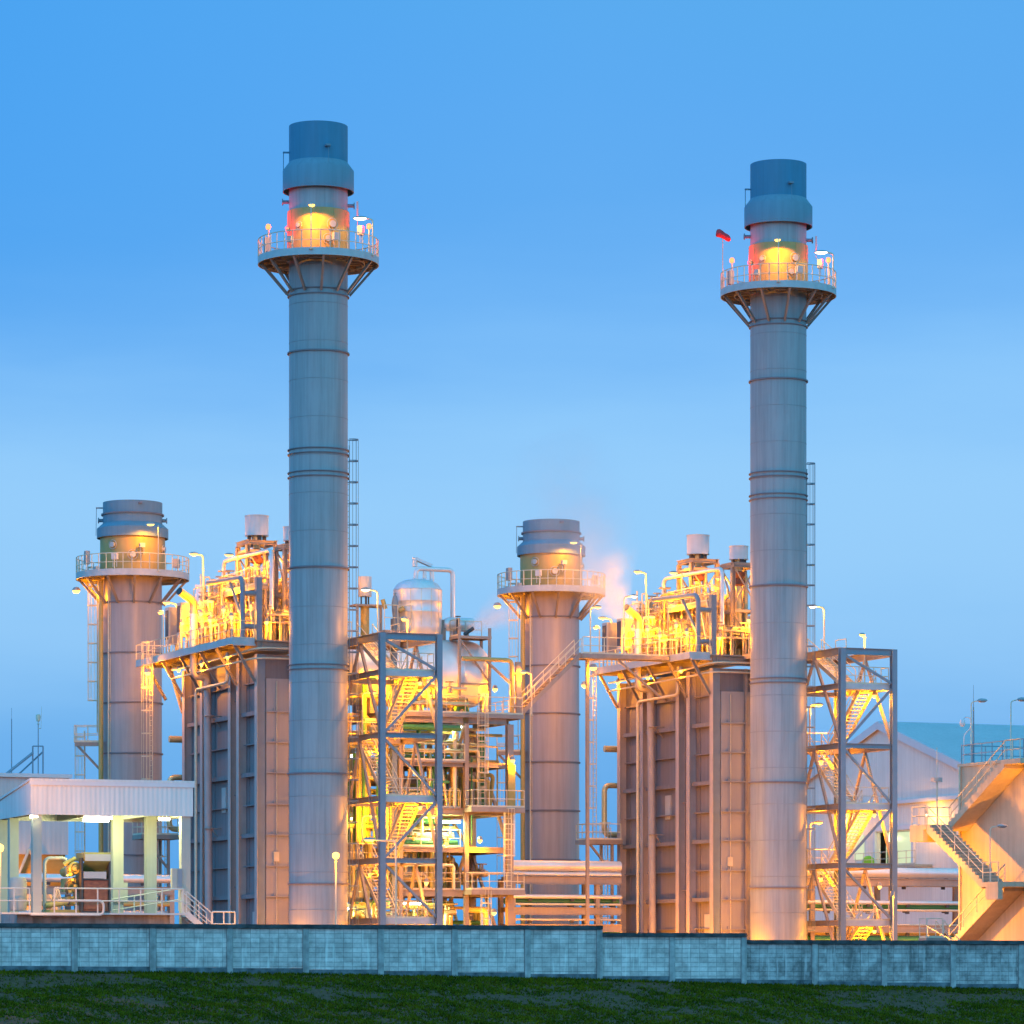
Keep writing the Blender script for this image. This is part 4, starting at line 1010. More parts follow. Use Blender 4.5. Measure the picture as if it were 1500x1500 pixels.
two(bulkhead('added unseen lamp under the middle front landing of the %s stair tower', (5.9, -1.9, 9.9), 2200, 'sod', group='added small lamps under the stair landings'))
two(bulkhead('small lamp on the right column near the foot of the %s stair tower', (6.45, -1.6, 5.3), 1500, 'sod', group='small lamps on the stair tower feet'))

# ================================================================== CENTRAL STEEL FRAME WITH DEAERATOR
CX = [7.9, 12.4, 15.4]; CY = [6.5, 12.8]
Cn = Thing('steel_structure', 'tall open steel frame carrying the silver tanks between the two boilers', 'steel frame', (12, 9, -.3), UF)
ZD = 16.3
for x in CX:
    for y in CY:
        s_ = .42 if x == CX[2] else .28
        Cn.part('column', MB().ibeam((x, y, -.3), (x, y, ZD-.62), s_, s_, up=(0,1,0), t=.05).box(x-s_/2+.01, x+s_/2-.01, y-.02, y+.02, -.29, ZD-.63), M['steel'])
for z, h in ((ZD-.32, .6), (13.05, .3), (10.05, .42), (7.6, .30), (4.85, .42)):
    for y in CY:
        for xa, xb in zip(CX, CX[1:]): Cn.part('beam', MB().ibeam((xa+.15, y, z), (xb-.22, y, z), .25, h, t=.04), M['steel'])
    for x in CX: Cn.part('beam', MB().ibeam((x, CY[0]+.15, z), (x, CY[1]-.15, z), .25, h*.9, t=.04), M['steel'])
for x0, x1 in ((12.4, 15.4),):
    for za, zb in ((-.3, 4.6), (4.9, 7.4), (7.8, 9.8), (10.3, 12.9), (13.2, 15.7)):
        y = CY[1]; m = (x0+x1)/2
        Cn.part('diagonal_brace', MB().beam((m, y, zb), (x0+.2, y, za+.1), .17, .17).beam((m+.01, y-.02, zb), (x1-.2, y-.02, za+.1), .17, .17), M['column'])
for za, zb in ((.0, 7.4), (7.8, 15.6)):
    Cn.part('diagonal_brace', MB().beam((CX[2], CY[0]+.2, za), (CX[2], CY[1]-.2, zb), .18, .18).beam((CX[1], CY[0]+.2, zb), (CX[1], CY[1]-.2, za), .18, .18), M['steel'])
for za, zb in ((7.8, 12.9), (13.2, 15.7)): Cn.part('diagonal_brace', MB().beam((CX[0]+.2, CY[1], zb), (CX[1]-.2, CY[1], za), .18, .18), M['column'])
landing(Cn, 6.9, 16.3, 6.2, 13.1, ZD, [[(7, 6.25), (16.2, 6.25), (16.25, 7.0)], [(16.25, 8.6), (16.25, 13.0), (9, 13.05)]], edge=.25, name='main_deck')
landing(Cn, 12.2, 15.9, 5.1, 6.3, 10.3, [[(12.25, 6.2), (12.25, 5.15), (15.85, 5.15), (15.85, 6.2)]], edge=.3, name='middle_platform')
landing(Cn, 8.0, 15.3, 6.7, 12.6, 10.3, [[(8.05, 6.72), (12.1, 6.72)]], edge=.1, name='middle_floor')
landing(Cn, 12.2, 15.9, 5.1, 6.3, 5.05, [[(12.25, 6.2), (12.25, 5.15), (15.85, 5.15), (15.85, 6.2)]], edge=.3, name='lower_platform')
landing(Cn, 8.0, 15.3, 6.7, 12.6, 5.05, [[(8.05, 6.72), (12.1, 6.72)]], edge=.1, name='lower_floor')
landing(Cn, 8.0, 12.3, 6.2, 12.6, 13.25, [[(8.05, 6.25), (12.2, 6.25)]], edge=.1, name='upper_floor')
landing(Cn, 8.0, 15.3, 6.7, 12.6, 7.8, [[(8.05, 6.72), (12.1, 6.72)]], edge=.1, name='intermediate_floor')
ladder(Cn, (13.2, 5.9), 10.3, ZD+.4, (0, -1), hoop=1.0)
ladder(Cn, (14.9, 5.6), 5.05, 10.2, (0, -1), hoop=1.0, name='lower_ladder')
ladder(Cn, (13.3, 5.6), 0, 5.0, (0, -1), hoop=1.0, name='lowest_ladder')
Cn.part('column_lamp_glow', MB().box(15.15, 15.65, 6.1, 6.26, 9.9, 13.1), M['engine'])  # yellow plate stands in for the lamp light on this column
Cn.part('hanger_pipe', MB().tube((12.95, 6.9, 8.0), (12.95, 6.9, 13.6), .05, 8), M['green'])

tk = Thing('storage_tank', 'big horizontal silver tank with domed end on the deck between the boilers', 'tank', (10.2, 9.6, ZD), UF)
zc, r_ = 19.05, 2.2
tk.part('shell', MB().lathe([(.001, 4.6), (r_*.5, 4.75), (r_*.85, 5.15), (r_, 5.8), (r_, 7.4), (r_+.012, 7.42), (r_, 7.44), (r_, 9.2), (r_+.012, 9.22), (r_, 9.24), (r_, 11), (r_+.012, 11.02), (r_, 11.04), (r_, 12.7), (r_+.012, 12.72), (r_, 12.74), (r_, 13.7), (r_*.94, 14.2), (r_*.75, 14.7), (r_*.4, 15.0), (.001, 15.1)], (0, 9.6, zc), 56, 'x'), M['alu2'])
for x in (6.6, 9.6, 12.8): tk.part('saddle', MB().box(x-.2, x+.2, 8.0, 11.2, ZD, zc-1.4), M['steel'])
da = Thing('deaerator', 'upright silver tank with a domed top standing above the horizontal tank', 'tank', (10.3, 9.6, zc+2.1), UF)
r_ = 1.55; c = (10.3, 9.6, 0)
da.part('shell', MB().lathe([(r_*.7, 21.0), (r_*.98, 21.6), (r_, 22.0), (r_, 22.9), (r_+.012, 22.92), (r_, 22.94), (r_, 23.6), (r_+.012, 23.62), (r_, 23.64), (r_, 24.35), (r_+.03, 24.37), (r_*.97, 24.5), (r_*.84, 24.78), (r_*.6, 24.98), (r_*.3, 25.07), (.001, 25.1)], c, 56), M['alu2'])
se = MB()
for k in range(14):
    a = 2*pi*k/14; se.tube((c[0]+cos(a)*(r_+.004), c[1]+sin(a)*(r_+.004), 22), (c[0]+cos(a)*(r_+.004), c[1]+sin(a)*(r_+.004), 24.35), .012, 4)
da.part('sheet_seam', se, M['alu'])
for k in range(2):
    da.part('leg', MB().box(c[0]-1.75+k*3.2, c[0]-1.4+k*3.2, 9.2, 9.9, 20.6, 22.5), M['steel'])
da.part('outlet_pipe', MB().pipe([(10.1, 9.4, 24.9), (10.1, 9.4, 25.75), (12.65, 9.4, 25.75), (12.65, 9.4, 21.4)], .15, 12, bend=.35), M['alu2'])
da.part('nozzle', MB().tube((10.7, 9.4, 24.8), (10.7, 9.4, 25.6), .12, 10).tube((11.2, 9.4, 24.6), (11.2, 9.4, 25.6), .14, 10), M['alu2'])
da.part('sloped_muffler', MB().tube((10.15, 9.7, 25.9), (10.15, 9.7, 26.5), .16, 12).beam((10.2, 9.7, 26.4), (11.3, 9.7, 26.0), .35, .18), M['alu2'])
t = fixed('small_silencer', 'small white silencer on a pedestal just right of the left tall chimney', 'steam silencer', (6.75, 9.8, 21.0))
t.part('drum', MB().lathe([(.001, 25.1), (.42, 25.1), (.43, 25.12), (.43, 23.9), (.4, 23.85), (.001, 23.87)], (6.75, 9.8, 0), 28), M['whitecan'])
t.part('pedestal', MB().tube((6.75, 9.8, 20.9), (6.75, 9.8, 23.3), .28, 14), M['pipe'])
t.part('platform', MB().box(5.9, 7.9, 9.2, 10.4, 23.2, 23.32), M['steel'])
t.part('foot', MB().tube((6.5, 9.8, 23.3), (6.5, 9.8, 23.9), .05, 6).tube((7.0, 9.8, 23.3), (7.0, 9.8, 23.9), .05, 6).tube((6.75, 9.6, 23.3), (6.75, 9.6, 23.9), .07, 6), M['dark'])
t.part('leg', MB().box(7.6, 7.75, 9.3, 9.45, 18.5, 23.2).box(6.0, 6.15, 9.3, 9.45, 18.5, 23.2), M['steel'])
# relief valve on the platform left of the deaerator
t = fixed('relief_valve', 'grey relief valve bottle next to the upright silver tank', 'valve', (8.4, 8.6, 21.6))
t.part('valve_body', MB().lathe([(.1, 21.6), (.16, 22.6), (.2, 22.9), (.22, 23.4), (.14, 23.8), (.08, 23.9), (.1, 24.05), (.001, 24.1)], (8.35, 8.6, 0), 16), M['bluesteel'])
t.part('side_flange', MB().tube((8.6, 8.6, 22.9), (8.95, 8.6, 23.1), .16, 12).tube((7.7, 8.6, 23.0), (7.5, 8.6, 23.6), .14, 10), M['pipe'])
t.part('platform', MB().box(7.4, 9.2, 8.1, 9.2, 21.5, 21.62).box(7.5, 7.62, 8.2, 8.32, 20.0, 21.5).box(9.0, 9.12, 8.2, 8.32, 20.5, 21.5), M['steel'])
rr = MB(); rr.rail([(7.45, 8.15, 21.62), (9.3, 8.15, 21.62)], h=1.6, sp=1.0, toe=False); t.part('railing', rr, M['rail'])
# steam vent drum and its platform at the right end of the tank
t = fixed('vent_platform', 'small steel platform with handrails at the right end of the upright tank', 'platform', (13.2, 8.0, ZD))
landing(t, 12.2, 14.5, 7.3, 8.9, 21.35, [[(12.25, 8.85), (12.25, 7.35)], [(12.25, 8.85), (14.45, 8.85)]], edge=.15)
for x, y in ((12.3, 7.4), (14.4, 7.4), (12.3, 8.8), (14.4, 8.8)): t.part('column', MB().box(x-.08, x+.08, y-.08, y+.08, ZD, 21.2 if y > 8 else 21.9), M['steel'])
for z in (20.0, 18.3): t.part('tie_beam', MB().beam((12.4, 7.4, z), (14.3, 7.4, z), .08, .12), M['steel'])
t.part('cross_brace', MB().beam((12.3, 7.4, 21.2), (14.4, 7.4, 18.4), .09, .09), M['steel'])
t = fixed('vent_drum', 'silver horizontal vent drum blowing white steam right of the upright tank', 'vent', (13.6, 9.4, 22))
t.part('shell', MB().lathe([(.001, 11.9), (.3, 12.0), (.45, 12.3), (.45, 14.0), (.40, 14.02)], (0, 9.4, 22.25), 26, 'x'), M['alu2'])
t.part('support', MB().box(12.6, 12.8, 9.2, 9.6, 21.0, 21.85).box(13.5, 13.7, 9.2, 9.6, 20.9, 21.85), M['steel'])
t.part('valve', MB().tube((12.7, 8.6, 21.4), (12.7, 8.6, 22.6), .12, 10).tube((13.0, 8.3, 21.5), (13.6, 8.2, 21.95), .12, 10).torus((12.7, 8.6, 22.7), .16, .03, 'z'), M['dark'])
# deck pipework
for lab, pts, r, mt, cat in [
    ('grey pipe frame bending down at the right end of the central deck', [(12.3, 6.9, 19.85), (15.75, 6.9, 19.85), (15.75, 6.9, 16.3)], .14, 'pipe', 'pipe'),
    ('thick silver riser pipe beside the domed tank end', [(14.6, 8.6, 16.3), (14.6, 8.6, 19.9), (13.9, 8.9, 19.9)], .34, 'alu', 'pipe'),
    ('sloping steel stay at the right end of the central deck', [(13.9, 6.9, 19.8), (15.6, 6.9, 18.4)], .09, 'steel', 'pipe stay')]:
    t = fixed('insulated_pipe', lab, cat, pts[0]); t.part('pipe', MB().pipe(pts, r, 14, bend=.4), M[mt])
t = fixed('pipe_post', 'grey square post with two pipe ties at the right end of the central deck', 'post', (16.1, 6.9, ZD))
t.part('post', MB().box(16.0, 16.35, 6.75, 7.05, ZD, 19.75), M['steel'])
t.part('tie', MB().tube((15.85, 6.9, 19.0), (16.0, 6.9, 19.0), .12, 10).tube((15.85, 6.9, 16.9), (16.0, 6.9, 16.9), .12, 10), M['steel'])

# piping, vessels and pumps inside the frame
rn = random.Random(41)
def inner(lab, x0, x1, y0, y1, z0, z1, n, seed, horiz=.5, mats=('alu', 'alu', 'pipe', 'green', 'rail', 'engine')):
    rn = random.Random(seed); t = Thing('pipe_manifold', lab, 'pipework', (x0, y0, z0), UF, 'pipework inside the central frame')
    for k in range(n):
        x, y, z = rn.uniform(x0, x1), rn.uniform(y0, y1), rn.uniform(z0+.3, z1); r = rn.choice([.06, .08, .1, .14, .2])
        u = rn.random()
        if u < horiz: pts = [(x0, y, z), (x1, y, z)] if rn.random() < .6 else [(x0, y, z), (x, y, z), (x, y, z0)]
        else: pts = [(x, y, z0), (x, y, z), (min(x1, x+rn.uniform(.5, 1.6)), y, z), (min(x1, x+rn.uniform(.5, 1.6)), y, z0)][:rn.choice([2, 3, 4])]
        if len(pts) > 2 and (Vector(pts[-1])-Vector(pts[-2])).length < .05: pts = pts[:-1]
        t.part('pipe', MB().pipe(pts, r, 9), M[rn.choice(mats)])
    for k in range(n//3):
        mb = MB(); valve(mb, (rn.uniform(x0, x1), rn.uniform(y0, y1), rn.uniform(z0+.5, z1)), rn.uniform(.1, .2)); t.part('valve', mb, M[rn.choice(('steel', 'alu', 'panel'))])
    return t
inner('silver and green pipes under the main deck of the central frame', 7.6, 15.0, 8.0, 12, 10.5, 15.2, 16, 1)
inner('pipes and valves on the middle floor of the central frame', 7.6, 12.2, 7.5, 12, 10.4, 12.5, 10, 2)
inner('white lit pipes and valves below the middle floor of the central frame', 7.4, 12.2, 7.3, 12, 5.2, 9.6, 22, 3)
inner('pipes at the right bay of the lower floor of the central frame', 12.6, 15.2, 7.3, 12, 5.2, 7.2, 8, 4)
inner('ground level pipes and pumps behind the left stair tower', 5.5, 12.2, 7.3, 12, 0, 4.4, 22, 5)
inner('ground level pipes at the right foot of the central frame', 12.6, 15.2, 6.9, 12, 0, 4.3, 9, 6)
inner('pipes beyond the left stair tower next to the left boiler', 3.8, 7.4, 8, 14, 5, 15.8, 22, 7)
inner('low pipes beyond the left stair tower next to the left boiler', 3.8, 7.4, 6, 14, 0, 5, 12, 8)
inner('dense thin pipes right behind the upper half of the left stair tower', 7.4, 12.0, 6.5, 8.0, 10.4, 16.0, 26, 11, .45)
inner('dense thin pipes right behind the lower half of the left stair tower', 6.9, 12.0, 6.5, 8.0, 5.1, 10.0, 24, 12, .45)
inner('thin pipes across the right bay of the middle floor of the central frame', 12.6, 15.2, 7.0, 11, 10.4, 15.8, 12, 13, .6)
inner('pipes standing on the main deck in front of the horizontal tank', 7.4, 12.6, 6.5, 7.2, 16.3, 18.6, 14, 14, .4)
inner('tangle of pipes beyond the left stair tower near the big tank', 3.8, 7.2, 6.0, 8.0, 8.0, 19.0, 26, 15, .4)
rs_ = Thing('steel_structure', 'darker rear steel frame beyond the central frame', 'steel frame', (10, 18, -.3), UF)
for x in (4.5, 8.0, 11.5, 14.5):
    for y in (15.5, 19.5): rs_.part('column', MB().box(x-.16, x+.16, y-.16, y+.16, -.3, 15.6), M['steel'])
for z in (3.2, 6.4, 9.4, 12.4, 15.4):
    for y in (15.5, 19.5): rs_.part('beam', MB().ibeam((4.66, y, z), (14.34, y, z), .22, .35), M['steel'])
    rs_.part('floor', MB().box(4.7, 14.3, 15.7, 19.3, z+.18, z+.22), M['grate'])
    r = MB(); r.rail([(4.6, 15.4, z+.2), (14.4, 15.4, z+.2)], h=1.1, sp=1.4, toe=False); rs_.part('railing', r, M['rail'])
for k in range(3):
    for z in (3.4, 9.6): rs_.part('diagonal_brace', MB().beam((4.6+3.4*k, 15.5, z), (7.9+3.4*k, 15.5, z+2.8), .13, .13), M['steel'])
inner('pipes and ducts on the darker rear steel frame', 4.8, 14.2, 15.9, 19, 3.4, 15, 26, 16, .6)
for k, (a, b, z, r, h, lab) in enumerate([(9.2, 9.0, 5.05, .8, 3.0, 'upright white vessel on the lower floor of the central frame'), (11.2, 9.8, 5.05, .55, 2.6, 'slim upright white vessel on the lower floor of the central frame'),
                                    (8.7, 10.5, 10.3, .7, 2.2, 'short upright vessel on the middle floor of the central frame'), (6.0, 10.5, 4.0, .9, 3.6, 'upright vessel behind the left stair tower')]):
    t = fixed('pressure_vessel', lab, 'pressure vessel', (a, b, z))
    t.part('shell', MB().lathe([(.001, z+.3), (r*.7, z+.35), (r, z+.6), (r, z+h-.3), (r*.8, z+h-.1), (.001, z+h)], (a, b, 0), 28), M['alu2'])
    t.part('leg', MB().box(a-r*.8, a-r*.6, b-.06, b+.06, z, z+.7), M['steel']); t.part('leg', MB().box(a+r*.6, a+r*.8, b-.06, b+.06, z, z+.7), M['steel'])
    t.part('nozzle', MB().tube((a, b, z+h-.1), (a, b, z+h+.4), .12, 10), M['alu'])
if True:
    t = Thing('steel_support', 'shorter steel frame carrying pipes between the left boiler and the central frame', 'steel frame', (5.5, 10, -.3), UF)
    for x in (4.2, 6.6):
        for y in (9.0, 13.5): t.part('column', MB().box(x-.13, x+.13, y-.13, y+.13, -.3, 15.9), M['steel'])
    for z in (4.0, 8.0, 12.0, 15.9):
        t.part('beam', MB().ibeam((4.33, 9, z), (6.47, 9, z), .2, .3).ibeam((4.33, 13.5, z), (6.47, 13.5, z), .2, .3).ibeam((4.2, 9.13, z), (4.2, 13.37, z), .2, .3).ibeam((6.6, 9.13, z), (6.6, 13.37, z), .2, .3), M['steel'])
        t.part('floor', MB().box(4.35, 6.45, 9.15, 13.35, z+.155, z+.19), M['grate'])
    for z in (0, 4.2, 8.2, 12.2): t.part('diagonal_brace', MB().beam((4.3, 9, z), (6.5, 9, z+3.6), .12, .12), M['steel'])
# lights in the frame
CL = 'fluorescent lamps in the central frame'
strip('long bright fluorescent lamp below the middle floor of the central frame', (10.2, 6.3, 9.4), (11.9, 6.3, 9.4), 1500, group=CL, n=2)
strip('fluorescent lamp tube under the main deck of the central frame', (10.9, 6.8, 15.5), (12.2, 6.8, 15.5), 500, group=CL)
strip('bright fluorescent lamp near the ground seen through the stair tower', (8.1, 6.6, 4.2), (9.6, 6.6, 4.2), 1500, group=CL, n=2)
strip('fluorescent lamp deep inside the middle floor of the central frame', (8.6, 10.5, 9.5), (9.9, 10.5, 9.5), 700, group=CL)
strip('short fluorescent lamp behind the back landing of the left stair tower', (4.9, 8.7, 13.6), (5.5, 8.7, 13.6), 400, group=CL)
strip('short fluorescent lamp at the foot of the pipes behind the left stair tower', (4.6, 8.6, 3.9), (5.4, 8.6, 3.9), 600, group=CL)
SL = 'sodium lamps of the central frame'
bulkhead('large white floodlight behind the lower back landing of the left stair tower', (5.25, 8.6, 9.65), 900, 'warm', r=.34, group=SL)
for lab, p, pw_ in [('lamp at the top of the yellow lit column of the central frame', (15.4, 6.0, 13.35), 1300), ('lamp over the lower platform of the central frame', (13.1, 5.9, 8.2), 1300),
                    ('lamp below the horizontal tank near its middle', (10.6, 7.0, 16.9+.5), 2200), ('lamp beside the thick riser at the domed tank end', (14.9, 7.7, 18.0), 1500),
                    ('lamp under the horizontal tank at its left end', (7.6, 7.3, 17.6), 900), ('lamp near the ground under the lower platform of the central frame', (14.2, 6.2, 3.6), 800),
                    ('lamp under the small upright tank platform', (8.3, 8.4, 21.2), 300)]:
    bulkhead(lab, p, pw_, 'sod', group=SL, r=.16)
# crossover stair to the right boiler deck
e = UF.inv((6.1, 250.5, 20.45)); s0 = UF.inv((0.9, 246.6, 16.3))
cs = Thing('crossover_stair', 'sloping steel stair rising from the central deck to the right boiler deck', 'stair', s0, UF)
lo = Vector((16.35, 7.2, ZD)); hi = lo + V(4.4, 0, 4.15)
flight(cs, lo, hi, (0, 1, 0), 1.1, 17, M['steel'])
cs.part('end_post', MB().box(16.3, 16.42, 7.05, 7.17, ZD, ZD+1.6), M['rail'])
landing(cs, hi.x, hi.x+1.6, 7.0, 8.6, hi.z, [[(hi.x+.05, 7.05), (hi.x+1.55, 7.05)]], edge=.3, name='upper_landing')
# walkway along the right boiler from that landing
q = hi.x+1.6
x_end = UF.inv(UF2.w((-3.75, 12, 0))).x
landing(cs, q, x_end+.6, 7.0, 8.3, hi.z, [[(q, 7.05), (x_end+.5, 7.05)]], edge=.25, name='link_bridge')
cs.part('bridge_support', MB().beam((q+1, 7.2, hi.z-.3), (q+4.0, 7.2, hi.z-2.6), .14, .14).box(q-.9, q-.7, 7.9, 8.1, -.3, hi.z-.3), M['steel'])
lamp('low pole lamp beside the foot of the crossover stair', (16.9, 6.4, ZD), 2.7, (-.35, 0), 700, 'sod', group=SL)
lamp('pole lamp on the landing of the crossover stair', (hi.x+.6, 7.1, hi.z), 3.0, (.3, 0), 900, 'sod', group=SL)
lamp('taller pole lamp against the sky above the link bridge', (hi.x+3.0, 7.1, hi.z), 3.8, (.5, 0), 500, 'warm', group=SL)
bulkhead('bright lamp hanging under the landing of the crossover stair', (hi.x+.9, 7.3, hi.z-.9), 900, 'sod', r=.24, group=SL)

# ================================================================== LOW PIPE RACKS
def rack(lab, x0, x1, y, zs, frame=UF, posts=None, pipes=None):
    t = Thing('pipe_rack', lab, 'pipe rack', ((x0+x1)/2, y, -.3), frame, 'low pipe racks')
    k = x0 + .4
    while k < x1:
        t.part('post', MB().ibeam((k, y-1.0, -.3), (k, y-1.0, zs[-1]), .3, .3, up=(0,1,0)).ibeam((k, y+1.0, -.3), (k, y+1.0, zs[-1]), .3, .3, up=(0,1,0)), M['steel'])
        for z in zs: t.part('cross_beam', MB().ibeam((k, y-.85, z), (k, y+.85, z), .22, .3), M['steel'])
        k += 6.0
    for z in zs:
        t.part('long_beam', MB().ibeam((x0, y-1.17, z-.1), (x1, y-1.17, z-.1), .2, .5), M['steel'])
    for (yy, z, r, mt) in pipes:
        t.part('pipe', MB().tube((x0, y+yy, z), (x1, y+yy, z), r, 14), M[mt])
        k = x0+1.6
        while k < x1: t.part('pipe_shoe', MB().box(k-.12, k+.12, y+yy-.08, y+yy+.08, z-r-.16, z-r+.01), M['dark']); k += 3.0
    return t
pp = lambda z: [(-.9, z+1.15, .36, 'alu2'), (-1.0, z+.62, .16, 'alu2'), (-.5, z+.35, .12, 'pipe'), (-1.05, z-.85, .14, 'alu2'), (-.6, z-1.15, .2, 'green'), (-1.0, z-1.35, .08, 'rail'), (-1.0, z-2.35, .07, 'rail'), (-1.0, z-2.8, .07, 'rail'), (-.8, z-3.3, .24, 'green'), (-.4, z-3.0, .2, 'pipe')]
rack('pipe rack with silver and green pipes between the central frame and the right boiler', 16.5, 24.6, 10.5, (2.8, 3.9, 5.9)[0:3], pipes=pp(5.6))
rack('long pipe rack with silver and green pipes right of the right tall chimney', 30.5, 50, 7.0, (2.8, 5.9), pipes=pp(5.3))
rack('low pipe rack behind the open shelter at the left edge', -26, -7.6, 6.5, (2.4, 4.9), pipes=[(-.9, 5.55, .26, 'alu2'), (-1.0, 4.0, .15, 'pipe'), (-.6, 3.4, .2, 'alu2'), (-1.0, 1.7, .14, 'alu2')])
for k, (a, b, z, lab) in enumerate([(19, 8.8, 2.0, 'low lamp under the middle pipe rack'), (33, 5.2, 4.9, 'bright low lamp on the right pipe rack beside the stair tower'), (38, 5.2, 1.6, 'low lamp under the right pipe rack'), (44.5, 5.2, 1.6, 'low lamp by the small railed steps under the right pipe rack'), (26.2, 8.2, 1.3, 'low lamp at the foot of the right boiler')]):
    t = bulkhead(lab, (a, b, z), 520, 'sod', group='low lamps on the pipe racks')
    t.part('post', MB().tube((a, b+.05, -.3), (a, b+.05, z+.3), .035, 6), M['rail'])

# street lamps and floodlights near the ground
def ball(lab, px, py, D, pw_=1500):
    p = at(px, py, D); t = Thing('street_lamp', lab, 'street lamp', (p.x, p.y, -.3), WORLD, 'ball street lamps')
    t.part('pole', MB().tube((p.x, p.y, -.3), (p.x, p.y, p.z-.1), .06, 8, .04), M['rail'])
    t.part('lens', MB().lathe([(.05, -.16), (.15, -.12), (.2, 0), (.18, .13), (.08, .2), (.001, .22)], p, 16), M['sodium'])
    t.light(p + V(0, -.45, 0), pw_, SOD, .15)
ball('orange ball lamp on a thin pole in front of the left tall chimney', 492, 1254, 205)
ball('orange ball lamp at the far left edge of the shelter', -1, 1243, 166, 2200)
p = at(580, 1352, 212)
lamp('tall street lamp with a long curved arm in front of the left stair tower', (p.x, p.y, -.3), at(0, 1232, 212).z+.3, (-1.15, 0), 900, 'sod', frame=WORLD, head=.7, name='street_lamp')
def floods(lab, pos, z, aim, pw_):  # most of these are unseen lamps added to warm the plant
    t = Thing('floodlight', lab, 'floodlight', (pos[0], pos[1], -.3), WORLD, 'floodlights on short posts behind the wall')
    t.part('post', MB().tube((pos[0], pos[1], -.3), (pos[0], pos[1], z), .04, 8), M['rail'])
    a = Vector(aim).normalized()
    c = V(pos[0], pos[1], z+.15)
    t.part('lamp_housing', MB().beam(c-a*.12, c+a*.05, .4, .3), M['lampbody'])
    t.part('lens', MB().beam(c+a*.052, c+a*.06, .34, .24), M['sodium'])
    t.light(c+a*.35, pw_, SOD, .15)
u = lambda a, b: UF.w((a, b, 0))[:2]
floods('unseen short floodlight between the left chimney and its boiler', u(-3.0, -1.4), .4, (1, .4, .3), 1500)
floods('added unseen floodlight in front of the left stair tower', u(7.6, -2.0), .6, (-1, .3, .4), 1500)
floods('added unseen floodlight right of the central frame', u(18.5, 6.0), .6, (1, -.2, .5), 900)
floods('added unseen floodlight at the left corner of the right boiler', u(24.5, 9.0), .8, (.8, .5, .6), 1600)
u2 = lambda a, b: UF2.w((a, b, 0))[:2]
floods('short floodlight at the foot of the right tall chimney', u2(-2.5, -.8), .3, (1, .1, .4), 1300)
floods('small floodlight between the left chimney and its stair tower', u(2.5, -3.2), .4, (-.5, 1, .5), 600)
floods('small floodlight between the right chimney and its stair tower', u2(2.5, -3.2), .4, (-.5, 1, .5), 600)
floods('added unseen floodlight in front of the right stair tower', u2(8.2, -2.0), .6, (-1, .3, .4), 1800)
floods('added unseen floodlight beside the right boiler near its corner', u2(-5.5, 3.0), .8, (.8, .5, .6), 1000)

# ================================================================== LARGE HALL AT THE RIGHT
HF = Frame(*at(1290, 1060, 310)[:2], TH)   # local origin under the gable apex; x runs along the ridge, y along the gable wall
hl = Thing('hall_building', 'large pale hall with a blue metal roof behind the right stair tower', 'building', (0, 0, -.3), HF)
za, ze, hw, ln = 19.9, 15.6, 14.5, 60
gp = [(-hw, -.3), (hw, -.3), (hw, ze), (0, za), (-hw, ze)]
hl.part('gable_wall', MB().prism([(-hw, 13.6), (hw, 13.6), (hw, ze), (0, za), (-hw, ze)], lambda a, b, t: (t, a, b), 0, .3), M['hall'])
hl.part('lower_wall', MB().box(.12, .42, -hw+.1, -5.3, -.3, 13.59).box(.12, .42, .8, hw-.1, -.3, 13.59).box(.12, .42, -5.3, .8, 11.1, 13.59).box(.12, .42, -5.3, .8, -.3, 8.4), M['hall'])
hl.part('side_wall', MB().box(.45, ln, -hw, -hw+.3, -.3, ze-.05).box(.45, ln, hw-.3, hw, -.3, ze-.05).box(ln-.3, ln, -hw+.31, hw-.31, -.3, ze-.05), M['hall'])
k = (za-ze)/hw
rf = MB()
for s_ in (-1, 1):
    y1 = s_*(hw+.5); z1 = ze-k*.5
    rf.add([(-.25, 0, za+.22), (ln, 0, za+.22), (ln, y1, z1+.22), (-.25, y1, z1+.22), (-.25, 0, za+.04), (ln, 0, za+.04), (ln, y1, z1+.04), (-.25, y1, z1+.04)],
           [(0,1,2,3), (7,6,5,4), (0,3,7,4), (1,5,6,2), (3,2,6,7)])
hl.part('roof', rf, M['hallroof'])
hl.part('barge_board', MB().beam((-.3, 0, za-.12), (-.3, -hw-.5, ze-k*.5-.12), .08, .62).beam((-.3, 0, za-.12), (-.3, hw+.5, ze-k*.5-.12), .08, .62), M['trim'])
hl.part('drip_ledge', MB().box(-.22, .11, -hw, hw, 13.3, 13.58), M['trim'])
hl.part('doorway', MB().box(.9, 1.0, -5.25, .75, 8.4, 11.1), M['lit'])
hl.part('door_frame', MB().box(-.1, .11, -5.6, -5.32, 8.4, 11.2).box(-.1, .11, -5.6, 1.1, 11.202, 11.6).box(-.1, .11, .82, 1.1, 8.4, 11.2), M['trim'])
for y in (-4.2, -1.6, -.4): hl.part('door_frame', MB().box(.5, .6, y-.06, y+.06, 8.4, 11.1), M['trim'])
hl.part('door', MB().box(.3, .4, -1.5, -.5, 8.4, 10.3), M['engine'])
hl.part('window', MB().box(.03, .117, 3.0, 4.6, 9.0, 11.0), M['lit'])
hl.part('balcony', MB().box(-1.6, .0, -8.5, 4.5, 8.1, 8.3), M['concrete'])
rr = MB(); rr.rail([(-1.5, 4.4, 8.3), (-1.5, -8.4, 8.3)], h=1.1, sp=1.5); hl.part('balcony_railing', rr, M['rail'])
t = Thing('green_cover', 'small lime green cover on the hall balcony', 'equipment cover', (-.8, .6, 8.3), HF); t.part('cover', MB().lathe([(.45, 8.3), (.5, 8.4), (.45, 9.0), (.2, 9.2), (.001, 9.22)], (-.8, .6, 0), 12), M['cone'])
